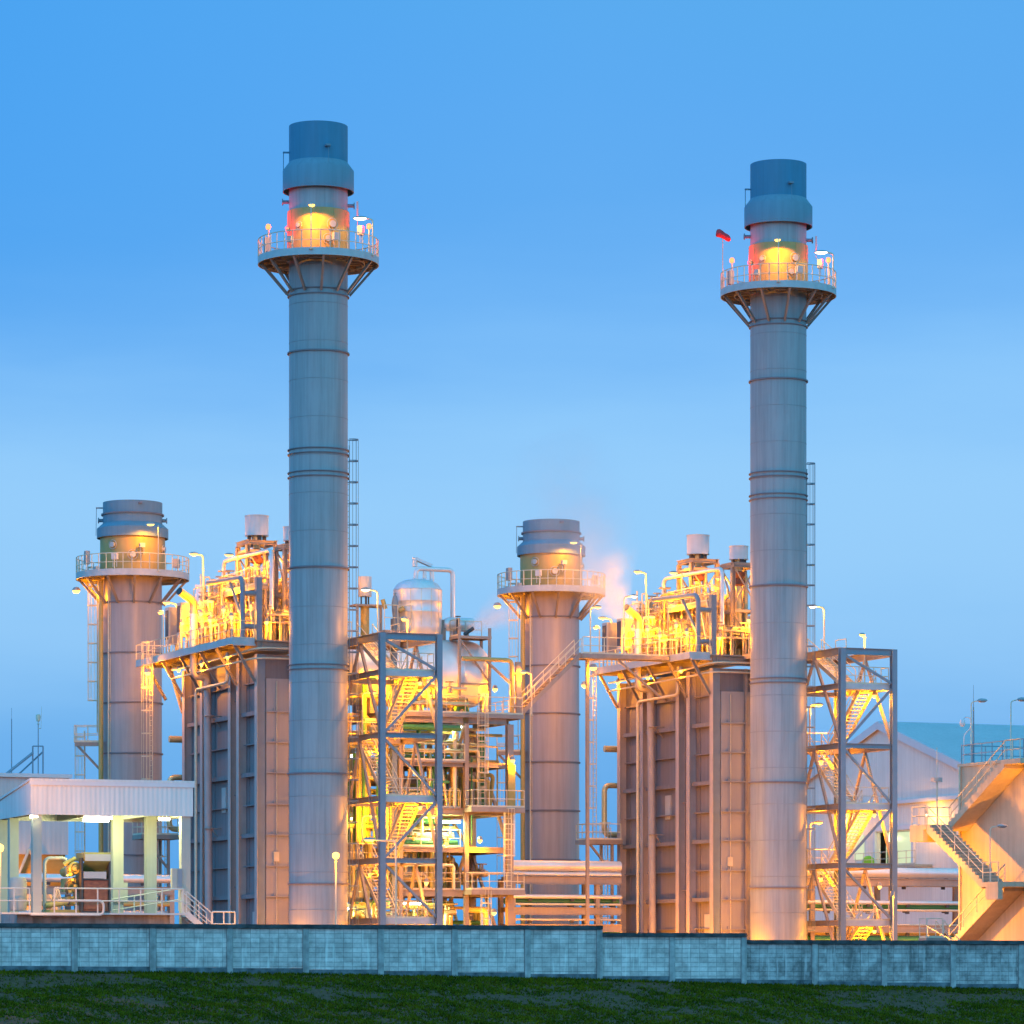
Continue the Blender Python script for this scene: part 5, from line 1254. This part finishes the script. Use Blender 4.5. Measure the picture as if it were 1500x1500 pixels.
bulkhead('lamp on the pale hall wall above the doorway', (-.8, 6.0, 12.2), 1300, 'warm', frame=HF, group='wall lamps of the hall')
bulkhead('second lamp on the pale hall wall towards the concrete stair', (-.8, -9.0, 12.2), 1300, 'warm', frame=HF, group='wall lamps of the hall')
for yy in (-4, -.8): hl_l = Thing.light(hl, (.65, yy, 10.6), 40, FLU, .2)

for lab, p in [('added floodlight on a short post left of the pale hall', (-13, -5, 0)), ('added floodlight on a short post far left of the pale hall', (-13, 7, 0))]:  # lamps added to brighten the hall gable
    w_ = HF.w(p); HALLF = (lab, (w_.x, w_.y)) if False else None
    FL_ = globals().get('FLQ', []); FL_.append((lab, (w_.x, w_.y))); FLQ = FL_
# grey hall and ducts at the left edge
LFm = Frame(*at(100, 1136, 300)[:2], TH)
lh = Thing('turbine_hall', 'low grey hall behind the open shelter at the left edge', 'building', (0, 0, -.3), LFm)
lh.part('wall', MB().box(-40, 0, 0, 18, 9.0, 15.0), M['greysheet'])
lh.part('roof', MB().box(-40.2, .25, -.25, 18.2, 15.002, 15.3), M['trim'])
lh.part('lower_duct', MB().lathe([(.01, -40), (2.9, -40), (2.9, -6), (2.93, -5.95), (2.9, -5.9), (2.9, -.1), (.01, -.1)], (0, 3.4, 9.0), 40, 'x'), M['pipe'])
lh.part('lower_wall', MB().box(-40, -.3, 1.2, 18, -.3, 6.2), M['concrete'])
lh.part('diagonal_stay', MB().tube((-3.2, -.2, 9.4), (.4, -.4, 2.0), .12, 8).tube((-3.2, -.2, 9.4), (-6.5, -.4, 2.0), .12, 8), M['rail'])
lh.part('pipe_band', MB().box(-40, -.2, .9, 1.19, 5.0, 5.5).box(-40, -.2, .9, 1.19, 2.6, 2.9), M['rail'])
bulkhead('added lamp brightening the wall of the low grey hall', (-6, -1.6, 5.0), 5000, 'sod', frame=LFm)  # added source that lifts the lower part of the hall
def mast(lab, px, py0, py1, D, r=.04, name='antenna_mast', extra=None, whip=None):
    a, b = at(px, py0, D), at(px, py1, D); t = Thing(name, lab, 'antenna', (a.x, a.y, a.z), WORLD, 'antenna masts')
    t.part('pole', MB().tube(a, b, r, 7, r*.7), M['bluesteel'])
    if whip: t.part('whip', MB().tube(b, at(px, whip, D), .015, 5), M['bluesteel'])
    return t, a, b
D_ = 303
mast('thin whip antenna on the grey hall roof at the left edge', 17, 1140, 1053, D_, .05, whip=1037)
t, a, b = mast('weather mast on a braced rectangular frame on the grey hall roof', 56, 1140, 1058, D_, .05)
m = MB()
for px in (48, 63): m.tube(at(px, 1140, D_), at(px, 1093, D_), .07, 6)
m.tube(at(48, 1093, D_), at(63, 1093, D_), .06, 6); m.tube(at(48, 1134, D_), at(63, 1134, D_), .05, 6)
t.part('frame', m, M['bluesteel'])
t.part('stay', MB().tube(at(48, 1103, D_), at(10, 1136, D_)+V(0, -1, 0), .12, 6).tube(at(62, 1102, D_), at(22, 1136, D_)+V(0, 1, 0), .07, 6), M['bluesteel'])
t.part('sensor', MB().lathe([(.001, -.1), (.15, 0), (.2, .3), (.16, .5), (.001, .55)], at(56, 1056, D_), 12).lathe([(.001, 0), (.12, .08), (.001, .16)], at(56, 1062, D_), 10).tube(at(56, 1067, D_), at(60, 1067, D_), .03, 5).tube(at(60, 1067, D_), at(61, 1035, D_), .012, 4), M['rail'])

# ================================================================== CONCRETE BUILDING WITH OUTSIDE STAIR
QX = 32.0; YF, YN = -22.2, -46.0
cb_ = Thing('concrete_building', 'beige concrete building at the right edge lit orange from below', 'building', (QX, -30, -.3), UF)
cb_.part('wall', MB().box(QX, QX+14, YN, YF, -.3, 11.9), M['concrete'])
cb_.part('parapet', MB().box(QX-.08, QX+.14, YN, YF+.08, 11.9, 12.08).box(QX+.14, QX+14, YF-.14, YF+.08, 11.9, 12.08), M['concrete'])
cb_.part('corner_drain', MB().tube((QX-.12, YF-.25, -.3), (QX-.12, YF-.25, 11.9), .07, 8), M['rail'])
r = MB(); r.rail([(QX+.1, YF-.1, 12.08), (QX+.1, -29.4, 12.08)], h=1.1, sp=1.25, toe=False); cb_.part('roof_railing', r, M['bluesteel'])
r = MB(); r.rail([(QX+.3, YF+.0, 12.08), (QX+12, YF+.0, 12.08)], h=1.1, sp=1.5, toe=False); cb_.part('roof_railing', r, M['bluesteel'])
es = Thing('concrete_stair', 'concrete zigzag stair on the left face of the beige building', 'stair', (QX-1.5, -26, -.3), UF)
def cflight(x0, x1, yl, zl, yh, zh, n, nm='flight'):
    """solid flight from low end (yl, zl) to high end (yh, zh) with stepped upper edge"""
    poly = [(yl, zl)]
    for i in range(n):
        y = yl+(yh-yl)*i/n; y2 = yl+(yh-yl)*(i+1)/n; z2 = zl+(zh-zl)*(i+1)/n
        poly += [(y, z2), (y2, z2)]
    th = .36
    poly += [(yh, zh-th-.12), (yl, zl-th)]
    if (yh-yl) > 0: pass
    es.part(nm, MB().prism(poly, lambda a, b, t: (t, a, b), x0, x1), M['concrete'])
    rs = MB()
    s_ = -1 if yh > yl else 1
    for i in range(n):
        y = yl+(yh-yl)*i/n; z1 = zl+(zh-zl)*i/n; z2 = zl+(zh-zl)*(i+1)/n
        rs.box(x0+.12, x1-.1, y+s_*.004, y+s_*.012, z1+.01, z2-.03)
    es.part('riser_face', rs, M['step'])
    rl = MB(); up = V(0,0,1)
    for x in (x0+.06,) :
        a, b = V(x, yl, zl), V(x, yh, zh)
        for hh, rr_ in ((1.05, .032), (.55, .025)): rl.tube(a+up*hh, b+up*hh, rr_, 6)
        for i in range(5): q = a.lerp(b, i/4); rl.tube(q, q+up*1.05, .028, 6)
    es.part('handrail', rl, M['rail'])
yN = -29.6; yFl = -23.2
zL, zM, zT = 4.95, 8.45, 11.95
cflight(QX-2.75, QX-1.4, yN, zL, yFl, zM, 17)             # outer flight, from near lower landing up to the far landing
cflight(QX-1.3, QX-.02, yFl, zM, yN, zT, 17)              # inner upper flight, rising towards the viewer
cflight(QX-1.3, QX-.02, yFl, 1.45, yN, zL, 17)            # inner lower flight
cflight(QX-2.75, QX-1.4, yN+.3, -.3, yFl, 1.45, 9)
es.part('far_landing', MB().box(QX-2.8, QX-.02, yFl+.003, yFl+1.9, zM-.28, zM-.003).box(QX-2.8, QX-2.5, yFl+.3, yFl+1.9, zM-.95, zM-.283).box(QX-2.49, QX-.02, yFl+1.6, yFl+1.9, zM-.95, zM-.283), M['concrete'])
es.part('far_landing', MB().box(QX-2.8, QX-.02, yFl+.003, yFl+1.9, 1.15, 1.445), M['concrete'])
es.part('near_landing', MB().box(QX-2.8, QX-.02, yN-1.9, yN-.003, zL-.28, zL-.003).box(QX-2.8, QX-2.5, yN-1.9, yN-.5, zL-1.0, zL-.283), M['concrete'])
es.part('top_landing', MB().box(QX-1.35, QX-.02, yN-1.9, yN-.003, zT-.28, zT-.003), M['concrete'])
r = MB(); r.rail([(QX-2.72, yFl+.1, zM), (QX-2.72, yFl+1.8, zM), (QX-.1, yFl+1.8, zM)], h=1.1, sp=.9, toe=False)
r.rail([(QX-2.72, yN-.1, zL), (QX-2.72, yN-1.8, zL)], h=1.1, sp=.9, toe=False); r.rail([(QX-1.3, yN-.1, zT), (QX-1.3, yN-1.8, zT)], h=1.1, sp=.9, toe=False)
es.part('railing', r, M['rail'])
def unlit(lab, base, h, arm):
    return lamp(lab, base, h, arm, 0, 'off', group='unlit pole lamps at the concrete stair', head=.62, r=.035)
unlit('unlit pole lamp standing on the lower landing of the concrete stair', (QX-2.5, yN-.5, zL), 3.1, (.35, -.2))
unlit('unlit pole lamp on the roof of the concrete building above the stair', (QX-1.2, yN-.6, zT), 3.3, (.3, -.2))
unlit('unlit lamp arm beside the tall mast on the concrete building roof', (QX+.35, YF-.8, 12.1), 3.6, (.3, -.2))
t = Thing('lightning_mast', 'tall thin mast on the corner of the concrete building roof', 'mast', (QX+.5, YF-.6, 12.1), UF)
t.part('pole', MB().tube((QX+.5, YF-.8, 12.1), (QX+.5, YF-.8, 15.4), .07, 8, .04).tube((QX+.5, YF-.8, 15.38), (QX+.5, YF-.8, 16.7), .02, 5, .01), M['bluesteel'])
t = Thing('security_camera', 'white dome camera on a curved bracket pole on the concrete building roof', 'camera', (QX+.15, YF+.2, 12.1), UF)
cp = V(QX+.15, YF-.3, 12.1)
t.part('pole', MB().pipe([cp, cp+V(0,0,1.7), cp+V(.35, -.2, 2.1), cp+V(.35, -.2, 2.7), cp+V(.05, 0, 2.75), cp+V(-.1, 0, 2.55)], .035, 7, bend=.2), M['trim'])
t.part('dome', MB().lathe([(.001, .28), (.12, .24), (.17, .1), (.17, 0), (.12, -.12), (.001, -.18)], cp+V(-.1, 0, 2.35), 18), M['trim'])
t = Thing('antenna_post', 'thin post with a small grey box left of the concrete building', 'antenna', (QX-2.2, -22.6, 8.45), UF)
q = V(QX-1.1, yFl+1.7, zM)
t.part('pole', MB().tube(q, q+V(0,0,2.8), .05, 8).tube(q+V(0,0,2.8), q+V(0,0,4.6), .02, 5), M['rail'])
t.part('box', MB().box(q.x-.3, q.x+.25, q.y-.2, q.y+.2, q.z+2.6, q.z+2.85), M['box'])
for lab, a_, b_2, fr, e_ in [('added unseen floodlight behind the wall in front of the left tall chimney', -2.5, -12, UF, 1300), ('added unseen floodlight behind the wall left of the left boiler', -11, -4, UF, 900),
                       ('added unseen floodlight behind the wall in front of the right tall chimney', -2.5, -12, UF2, 1900), ('added unseen floodlight behind the wall left of the right boiler', -10, -4, UF2, 800),
                       ('added unseen floodlight behind the wall in front of the gap between both chimneys', 12, -9, UF, 1700), ('added unseen floodlight behind the wall right of the right stair tower', 12, -8, UF2, 1600)]:
    w_ = fr.w((a_, b_2, 0)); floods(lab, (w_.x, w_.y), .9, (0, 1, .5), e_)  # hidden fill added to warm the lower chimneys and boilers
for lab, q_ in FLQ: floods(lab, q_, 2.2, (1, .5, 1), 1500)
w_ = SFO = Frame(at(45, 1140, 170).x, 170, radians(20)).w((9.4, -2.2, 0)); floods('added unseen floodlight behind the wall at the right end of the shelter', (w_.x, w_.y), .8, (-1, .3, .8), 420)  # added out of sight to throw warm light on the shelter fascia
fl_c = at(1308, 1313, 221)
floods('bright floodlight on a post seen beside the right stair tower column', (fl_c.x, fl_c.y), fl_c.z, (1, 0, 0), 4200)
for lab, p, e_ in [('floodlight low on the concrete building below the stair', (QX-3.6, -30.5, .3), 150), ('floodlight behind the wall left of the concrete stair', (QX-4.4, -25.5, .3), 250)]:
    w_ = UF.w(p); floods(lab, (w_.x, w_.y), .8, (1, .4, .6), e_)
bulkhead('small lamp under the upper landing on the beige concrete wall', (QX-.3, -31.0, 9.8), 900, 'sod', group='small lamps on the concrete building')
t = Thing('steel_steps', 'small railed steel steps behind the wall left of the concrete building', 'steps', (QX-3.8, -22.5, -.3), UF)
q = UF.inv(at(1357, 1400, 214))
landing(t, q.x, q.x+1.1, q.y, q.y+.9, 1.75, [[(q.x+.05, q.y+.85), (q.x+.05, q.y+.05), (q.x+1.05, q.y+.05)]])
flight(t, (q.x+3.0, q.y, -.3), (q.x+1.1, q.y, 1.75), (0, 1, 0), .9, 8, M['steel'])
t.part('leg', MB().box(q.x+.05, q.x+.15, q.y+.05, q.y+.15, -.3, 1.5).box(q.x+.9, q.x+1.0, q.y+.05, q.y+.15, -.3, 1.5), M['steel'])

# ================================================================== OPEN SHELTER WITH PUMP ENGINE (LEFT)
o = at(45, 1140, 170); SF = Frame(o.x, o.y, radians(20))
sh = Thing('open_shelter', 'open roofed shelter on pale columns at the left behind the wall', 'shelter', (3.7, 2, 2.55), SF)
LW, LD = 7.45, 7.6
zb, zt, zr = 6.9, 8.5, 7.75
sh.part('roof', MB().add([(-.06, -.06, zt), (LW+.06, -.06, zt), (LW+.06, LD, zr), (-.06, LD, zr), (-.06, -.06, zt-.1), (LW+.06, -.06, zt-.1), (LW+.06, LD, zr-.1), (-.06, LD, zr-.1)],
        [(0,1,2,3), (7,6,5,4), (0,4,5,1), (1,5,6,2), (2,6,7,3), (3,7,4,0)]), M['canopy'])
sh.part('fascia', MB().box(0, LW, 0, .06, zb, zt-.12), M['canopy'])
sh.part('fascia_trim', MB().box(-.06, LW+.06, -.05, -.003, zt-.3, zt-.1), M['trim'])
for x in (0, LW-.06): sh.part('side_fascia', MB().prism([(.065, zb), (LD, zb), (LD, zr-.12), (.065, zt-.12)], lambda a, b, t: (t, a, b), x, x+.06), M['canopy'])
sh.part('back_fascia', MB().box(.07, LW-.07, LD-.07, LD-.01, zb, zr-.12), M['canopy'])
sh.part('ceiling', MB().box(.07, LW-.07, .07, LD-.08, zb+.35, zb+.4), M['column'])
for x in (.35, 3.0, 5.4, 7.1): sh.part('ceiling_beam', MB().box(x-.1, x+.1, .35, LD-.35, zb, zb+.34), M['column'])
for nm, x, y, s_ in (('column', .32, .30, .40), ('column', LW-.30, .30, .42), ('column', .30, 4.9, .42), ('column', 6.75, 4.9, .48), ('column', 5.2, 5.0, .48), ('column', .30, LD-.4, .42)):
    sh.part(nm, MB().box(x-s_/2, x+s_/2, y-s_/2, y+s_/2, -.3, zb+.3), M['column'])
sh.part('slab', MB().box(-.6, 6.4, .1, LD+.5, 1.9, 2.5).box(-.5, 6.3, .6, LD+.4, -.3, 1.9), M['slab'])
sh.part('walkway', MB().box(-1.5, 6.95, -.8, .09, 2.44, 2.52), M['whiterail'])
rr = MB(); rr.rail([(.9, -.75, 2.5), (6.8, -.75, 2.5)], h=1.1, sp=.95, r=.035, toe=False); sh.part('front_railing', rr, M['whiterail'])
rr = MB(); rr.rail([(-1.5, -.2, 2.5), (-.1, -.2, 2.5)], h=1.1, sp=.7, r=.03, toe=False); sh.part('side_railing', rr, M['whiterail'])
rr = MB(); rr.rail([(4.6, 3.6, 2.2), (7.6, 3.0, 2.7)], h=1.0, sp=1.0, r=.035, toe=False); sh.part('rear_railing', rr, M['whiterail'])
flight(sh, (8.1, -.75, 1.55), (6.95, -.75, 2.5), (0, 1, 0), .8, 5, M['whiterail'], M['whiterail'])
rr = MB(); rr.rail([(8.15, -.75, 1.5), (9.2, -.75, 1.5), (9.2, .1, 1.5)], h=1.1, sp=.6, r=.035, toe=False); sh.part('low_railing', rr, M['whiterail'])
sh.part('low_platform', MB().box(8.1, 9.25, -.8, .1, 1.42, 1.5).box(8.2, 8.3, -.7, -.6, -.3, 1.42).box(9.1, 9.2, -.7, -.6, -.3, 1.42), M['whiterail'])
sh.part('floor_pipe', MB().pipe([(-.2, -.9, 2.42), (3.1, -.9, 2.42), (3.1, -.9, 3.05), (1.0, -.9, 3.05)], .055, 8, bend=.25), M['whiterail'])
strip('bright fluorescent lamp at the middle of the shelter front edge', (2.45, .16, 6.82), (3.75, .16, 6.82), 850, frame=SF, group='shelter lamps')
strip('fluorescent lamp at the left front column of the shelter', (-.0, .16, 6.83), (.35, .16, 6.83), 60, frame=SF, group='shelter lamps')
strip('fluorescent lamp at the right front column of the shelter', (6.1, .9, 6.83), (6.6, .9, 6.83), 330, frame=SF, group='shelter lamps')
strip('fluorescent lamp over the rear of the shelter', (3.2, 3.4, 6.83), (4.4, 3.4, 6.83), 750, frame=SF, group='shelter lamps')
pe = Thing('pump_engine', 'yellow diesel pump engine with a brown radiator in the shelter', 'engine', (3.2, 1.5, 2.5), SF)
x0, x1 = 2.50, 3.68
pe.part('radiator', MB().box(x0, x1, .55, .95, 2.62, 4.0).box(x0+.05, x1-.05, .50, .545, 2.7, 3.95), M['brown'])
pe.part('radiator_frame', MB().box(x0-.08, x0-.003, .48, 1.0, 2.5, 5.0).box(x1+.003, x1+.08, .48, 1.0, 2.5, 4.9).box(x0, x1, .5, .99, 2.5, 2.61).box(x0, x1, .5, .99, 4.003, 4.06), M['dark'])
pe.part('air_box', MB().box(x0+.02, x1-.12, .45, .98, 4.08, 4.38), M['box'])
pe.part('hood', MB().prism([(.35, 4.88), (1.9, 4.88), (1.9, 5.25), (.35, 5.25), (.35, 4.95)], lambda a, b, t: (t, a, b), x0+.02, x1+.06).add([(x0+.05, .36, 4.87), (x1+.03, .36, 4.87), (x1+.03, 1.2, 4.42), (x0+.05, 1.2, 4.42)], [(0,1,2,3)]), M['engine'])
pe.part('hood_panel', MB().box(x0+.05, x1+.04, .30, .345, 4.86, 5.16), M['box'])
pe.part('block', MB().box(x0+.1, x1-.1, 1.1, 2.9, 2.9, 4.2).box(x0+.2, x1-.2, 1.2, 2.8, 4.203, 4.8), M['engine'])
pe.part('cylinder_head', MB().box(x0-.5, x0-.12, 1.3, 2.7, 3.5, 4.1).tube((x0-.35, 1.2, 4.4), (x0-.35, 2.6, 4.4), .22, 14).tube((x0-.45, 1.0, 3.1), (x0-.45, 2.6, 3.1), .18, 12), M['engine'])
pe.part('turbocharger', MB().torus((x0-.28, .95, 4.55), .22, .07, 'y', 20, 8).tube((x0-.28, .8, 4.55), (x0-.28, 1.3, 4.55), .14, 14).tube((x0-.75, 1.1, 4.7), (x0-.2, 1.1, 5.0), .1, 10), M['engine'])
pe.part('exhaust_pipe', MB().pipe([(x0-.5, 1.4, 4.2), (x0-.5, 1.4, 5.0), (.95, 1.4, 5.0), (.95, 1.4, 2.5)], .085, 12, bend=.3), M['column'])
pe.part('hose', MB().pipe([(x0-.6, 1.0, 3.4), (x0-.75, .9, 3.8), (x0-.4, .9, 4.1), (x0-.2, .9, 3.5), (x0-.6, .9, 2.9)], .05, 8, bend=.2), M['dark'])
mb = MB()
for k in range(7): mb.lathe([(.001, 0), (.1, .02), (.1, .12), (.001, .14)], (x0-.25-.12*(k % 3), .85, 2.9+.26*k), 10)
pe.part('filter', mb, M['engine'])
pe.part('skid', MB().box(.9, x1+.1, .9, 3.0, 2.503, 2.68), M['engine'])
pe.part('suction_pipe', MB().tube((.9, 1.0, 2.85), (x0-.2, 1.0, 3.05), .12, 12), M['engine'])
pe.part('indicator_lamp', MB().lathe([(.001, -.05), (.07, 0), (.001, .06)], (x0-.62, .85, 4.22), 10), M['sodium'])
pe.light((x0-.62, .6, 4.22), 60, SOD, .05)
t = Thing('step_ladder', 'small folding step ladder beside the pump engine', 'ladder', (1.3, 1.2, 2.5), SF)
m = MB()
for s_ in (-1, 1): m.tube((1.45, 1.2+s_*.2, 3.7), (1.15, 1.2+s_*.25, 2.5), .03, 5).tube((1.45, 1.2+s_*.2, 3.7), (1.8, 1.2+s_*.25, 2.5), .03, 5)
for k in range(4): f = (k+.5)/4; m.beam((1.45-.3*f, .98, 3.7-1.2*f), (1.45-.3*f, 1.42, 3.7-1.2*f), .08, .02)
t.part('frame', m, M['rail'])
t = Thing('fuel_tank', 'pale rounded fuel tank next to the left shelter column', 'tank', (-.6, 1.2, 2.5), SF)
t.part('body', MB().lathe([(.001, 2.6), (.35, 2.62), (.4, 2.75), (.4, 3.9), (.33, 4.1), (.001, 4.15)], (-.35, 1.0, 0), 20), M['column'])
t = Thing('control_box', 'grey control box on the right front shelter column', 'control box', (LW-.8, .2, 3.6), SF)
t.part('body', MB().box(LW-.95, LW-.52, .05, .35, 3.65, 4.55), M['column']); t.part('door', MB().box(LW-.72, LW-.50, .0, .047, 3.68, 4.52), M['bluesteel'])
t = Thing('wall_box', 'pale yellow box on the middle rear shelter column', 'control box', (5.05, LD-1, 3.4), SF)
t.part('body', MB().box(4.9, 5.6, 4.6, 4.755, 3.1, 4.0), M['column'])

# ================================================================== STEAM
def steam(lab, pts, radii, dens, col=(.90, .95, 1.0)):
    """soft plume: closed hull round a path, density fades towards its border"""
    p0 = Vector(pts[0]); t = None
    me_v, me_f = [], []
    mb = MB(); path = [Vector(p) for p in pts]; n = 20
    rr = V(0, 1, 0)
    for i, p in enumerate(path):
        d = (path[min(i+1, len(path)-1)]-path[max(i-1, 0)]).normalized(); r_ = (rr-d*rr.dot(d)).normalized(); u_ = r_.cross(d)
        for j in range(n): a = 2*pi*j/n; mb.v.append(tuple(p+r_*(cos(a)*radii[i])+u_*(sin(a)*radii[i])))
    for i in range(len(path)-1):
        for j in range(n): mb.f.append((i*n+j, i*n+(j+1) % n, (i+1)*n+(j+1) % n, (i+1)*n+j)); mb.s.append(True)
    mb.f.append(tuple(reversed(range(n)))); mb.s.append(False); mb.f.append(tuple(range((len(path)-1)*n, len(path)*n))); mb.s.append(False)
    m = bpy.data.materials.new('steam'); m.use_nodes = True; t_ = m.node_tree; t_.nodes.clear(); n_, l_ = t_.nodes.new, t_.links.new
    o_ = n_('ShaderNodeOutputMaterial'); pv = n_('ShaderNodeVolumePrincipled'); pv.inputs['Color'].default_value = (*col, 1); pv.inputs['Anisotropy'].default_value = .6
    l_(pv.outputs[0], o_.inputs['Volume'])
    g_ = n_('ShaderNodeTexCoord')
    # distance to the polyline, relative to the local radius
    last = None
    for i in range(len(path)-1):
        a, b = path[i]-p0, path[i+1]-p0; ab = b-a
        va = n_('ShaderNodeVectorMath'); va.operation = 'SUBTRACT'; l_(g_.outputs['Object'], va.inputs[0]); va.inputs[1].default_value = a
        dt = n_('ShaderNodeVectorMath'); dt.operation = 'DOT_PRODUCT'; l_(va.outputs[0], dt.inputs[0]); dt.inputs[1].default_value = ab/ab.length_squared
        cl = n_('ShaderNodeClamp'); l_(dt.outputs['Value'], cl.inputs[0])
        sc_ = n_('ShaderNodeVectorMath'); sc_.operation = 'SCALE'; sc_.inputs[0].default_value = ab; l_(cl.outputs[0], sc_.inputs['Scale'])
        df = n_('ShaderNodeVectorMath'); df.operation = 'SUBTRACT'; l_(va.outputs[0], df.inputs[0]); l_(sc_.outputs[0], df.inputs[1])
        le = n_('ShaderNodeVectorMath'); le.operation = 'LENGTH'; l_(df.outputs[0], le.inputs[0])
        rd = n_('ShaderNodeMapRange'); l_(cl.outputs[0], rd.inputs[0]); rd.inputs[3].default_value = radii[i]*.95; rd.inputs[4].default_value = radii[i+1]*.95
        dv = n_('ShaderNodeMath'); dv.operation = 'DIVIDE'; l_(le.outputs['Value'], dv.inputs[0]); l_(rd.outputs[0], dv.inputs[1])
        # combine q = relative distance; weight fades along the plume
        fa = n_('ShaderNodeMapRange'); l_(cl.outputs[0], fa.inputs[0]); fa.inputs[3].default_value = dens[i]; fa.inputs[4].default_value = dens[i+1]
        iv = n_('ShaderNodeMath'); iv.operation = 'SUBTRACT'; iv.use_clamp = True; iv.inputs[0].default_value = 1; l_(dv.outputs[0], iv.inputs[1])
        pw_ = n_('ShaderNodeMath'); pw_.operation = 'POWER'; l_(iv.outputs[0], pw_.inputs[0]); pw_.inputs[1].default_value = 1.5
        mu = n_('ShaderNodeMath'); mu.operation = 'MULTIPLY'; l_(pw_.outputs[0], mu.inputs[0]); l_(fa.outputs[0], mu.inputs[1])
        if last is None: last = mu
        else:
            mxn = n_('ShaderNodeMath'); mxn.operation = 'MAXIMUM'; l_(last.outputs[0], mxn.inputs[0]); l_(mu.outputs[0], mxn.inputs[1]); last = mxn
    nn_ = n_('ShaderNodeTexNoise'); nn_.inputs['Scale'].default_value = .55; nn_.inputs['Detail'].default_value = 4; l_(g_.outputs['Object'], nn_.inputs[0])
    mrn = n_('ShaderNodeMapRange'); mrn.inputs[1].default_value = .38; mrn.inputs[2].default_value = .62; mrn.inputs[3].default_value = .25; mrn.inputs[4].default_value = 1.4; l_(nn_.outputs[0], mrn.inputs[0])
    fm = n_('ShaderNodeMath'); fm.operation = 'MULTIPLY'; l_(last.outputs[0], fm.inputs[0]); l_(mrn.outputs[0], fm.inputs[1]); l_(fm.outputs[0], pv.inputs['Density'])
    import bmesh
    bmm = bmesh.new()
    th_ = Thing('steam', lab, 'steam', p0, WORLD, kind='stuff', mb=mb, material=m)
    bmm.from_mesh(th_.o.data); bmesh.ops.recalc_face_normals(bmm, faces=bmm.faces); bmm.to_mesh(th_.o.data); bmm.free()
steam('thin white steam drifting up from the hooked pipe of the right boiler',
      [at(926, 903, 254), at(905, 888, 254), at(885, 862, 254), at(865, 815, 254), at(845, 760, 254), at(820, 700, 254), at(800, 640, 254)],
      [.4, 1.3, 2.4, 3.8, 4.8, 5.2, 4.6], [1.0, .85, .45, .17, .09, .05, .02])
steam('faint steam blowing sideways from the vent drum', [at(686, 918, 246), at(700, 916, 246), at(722, 903, 246), at(750, 885, 246)], [.35, .7, 1.3, 1.9], [3, 1.8, .6, .1])
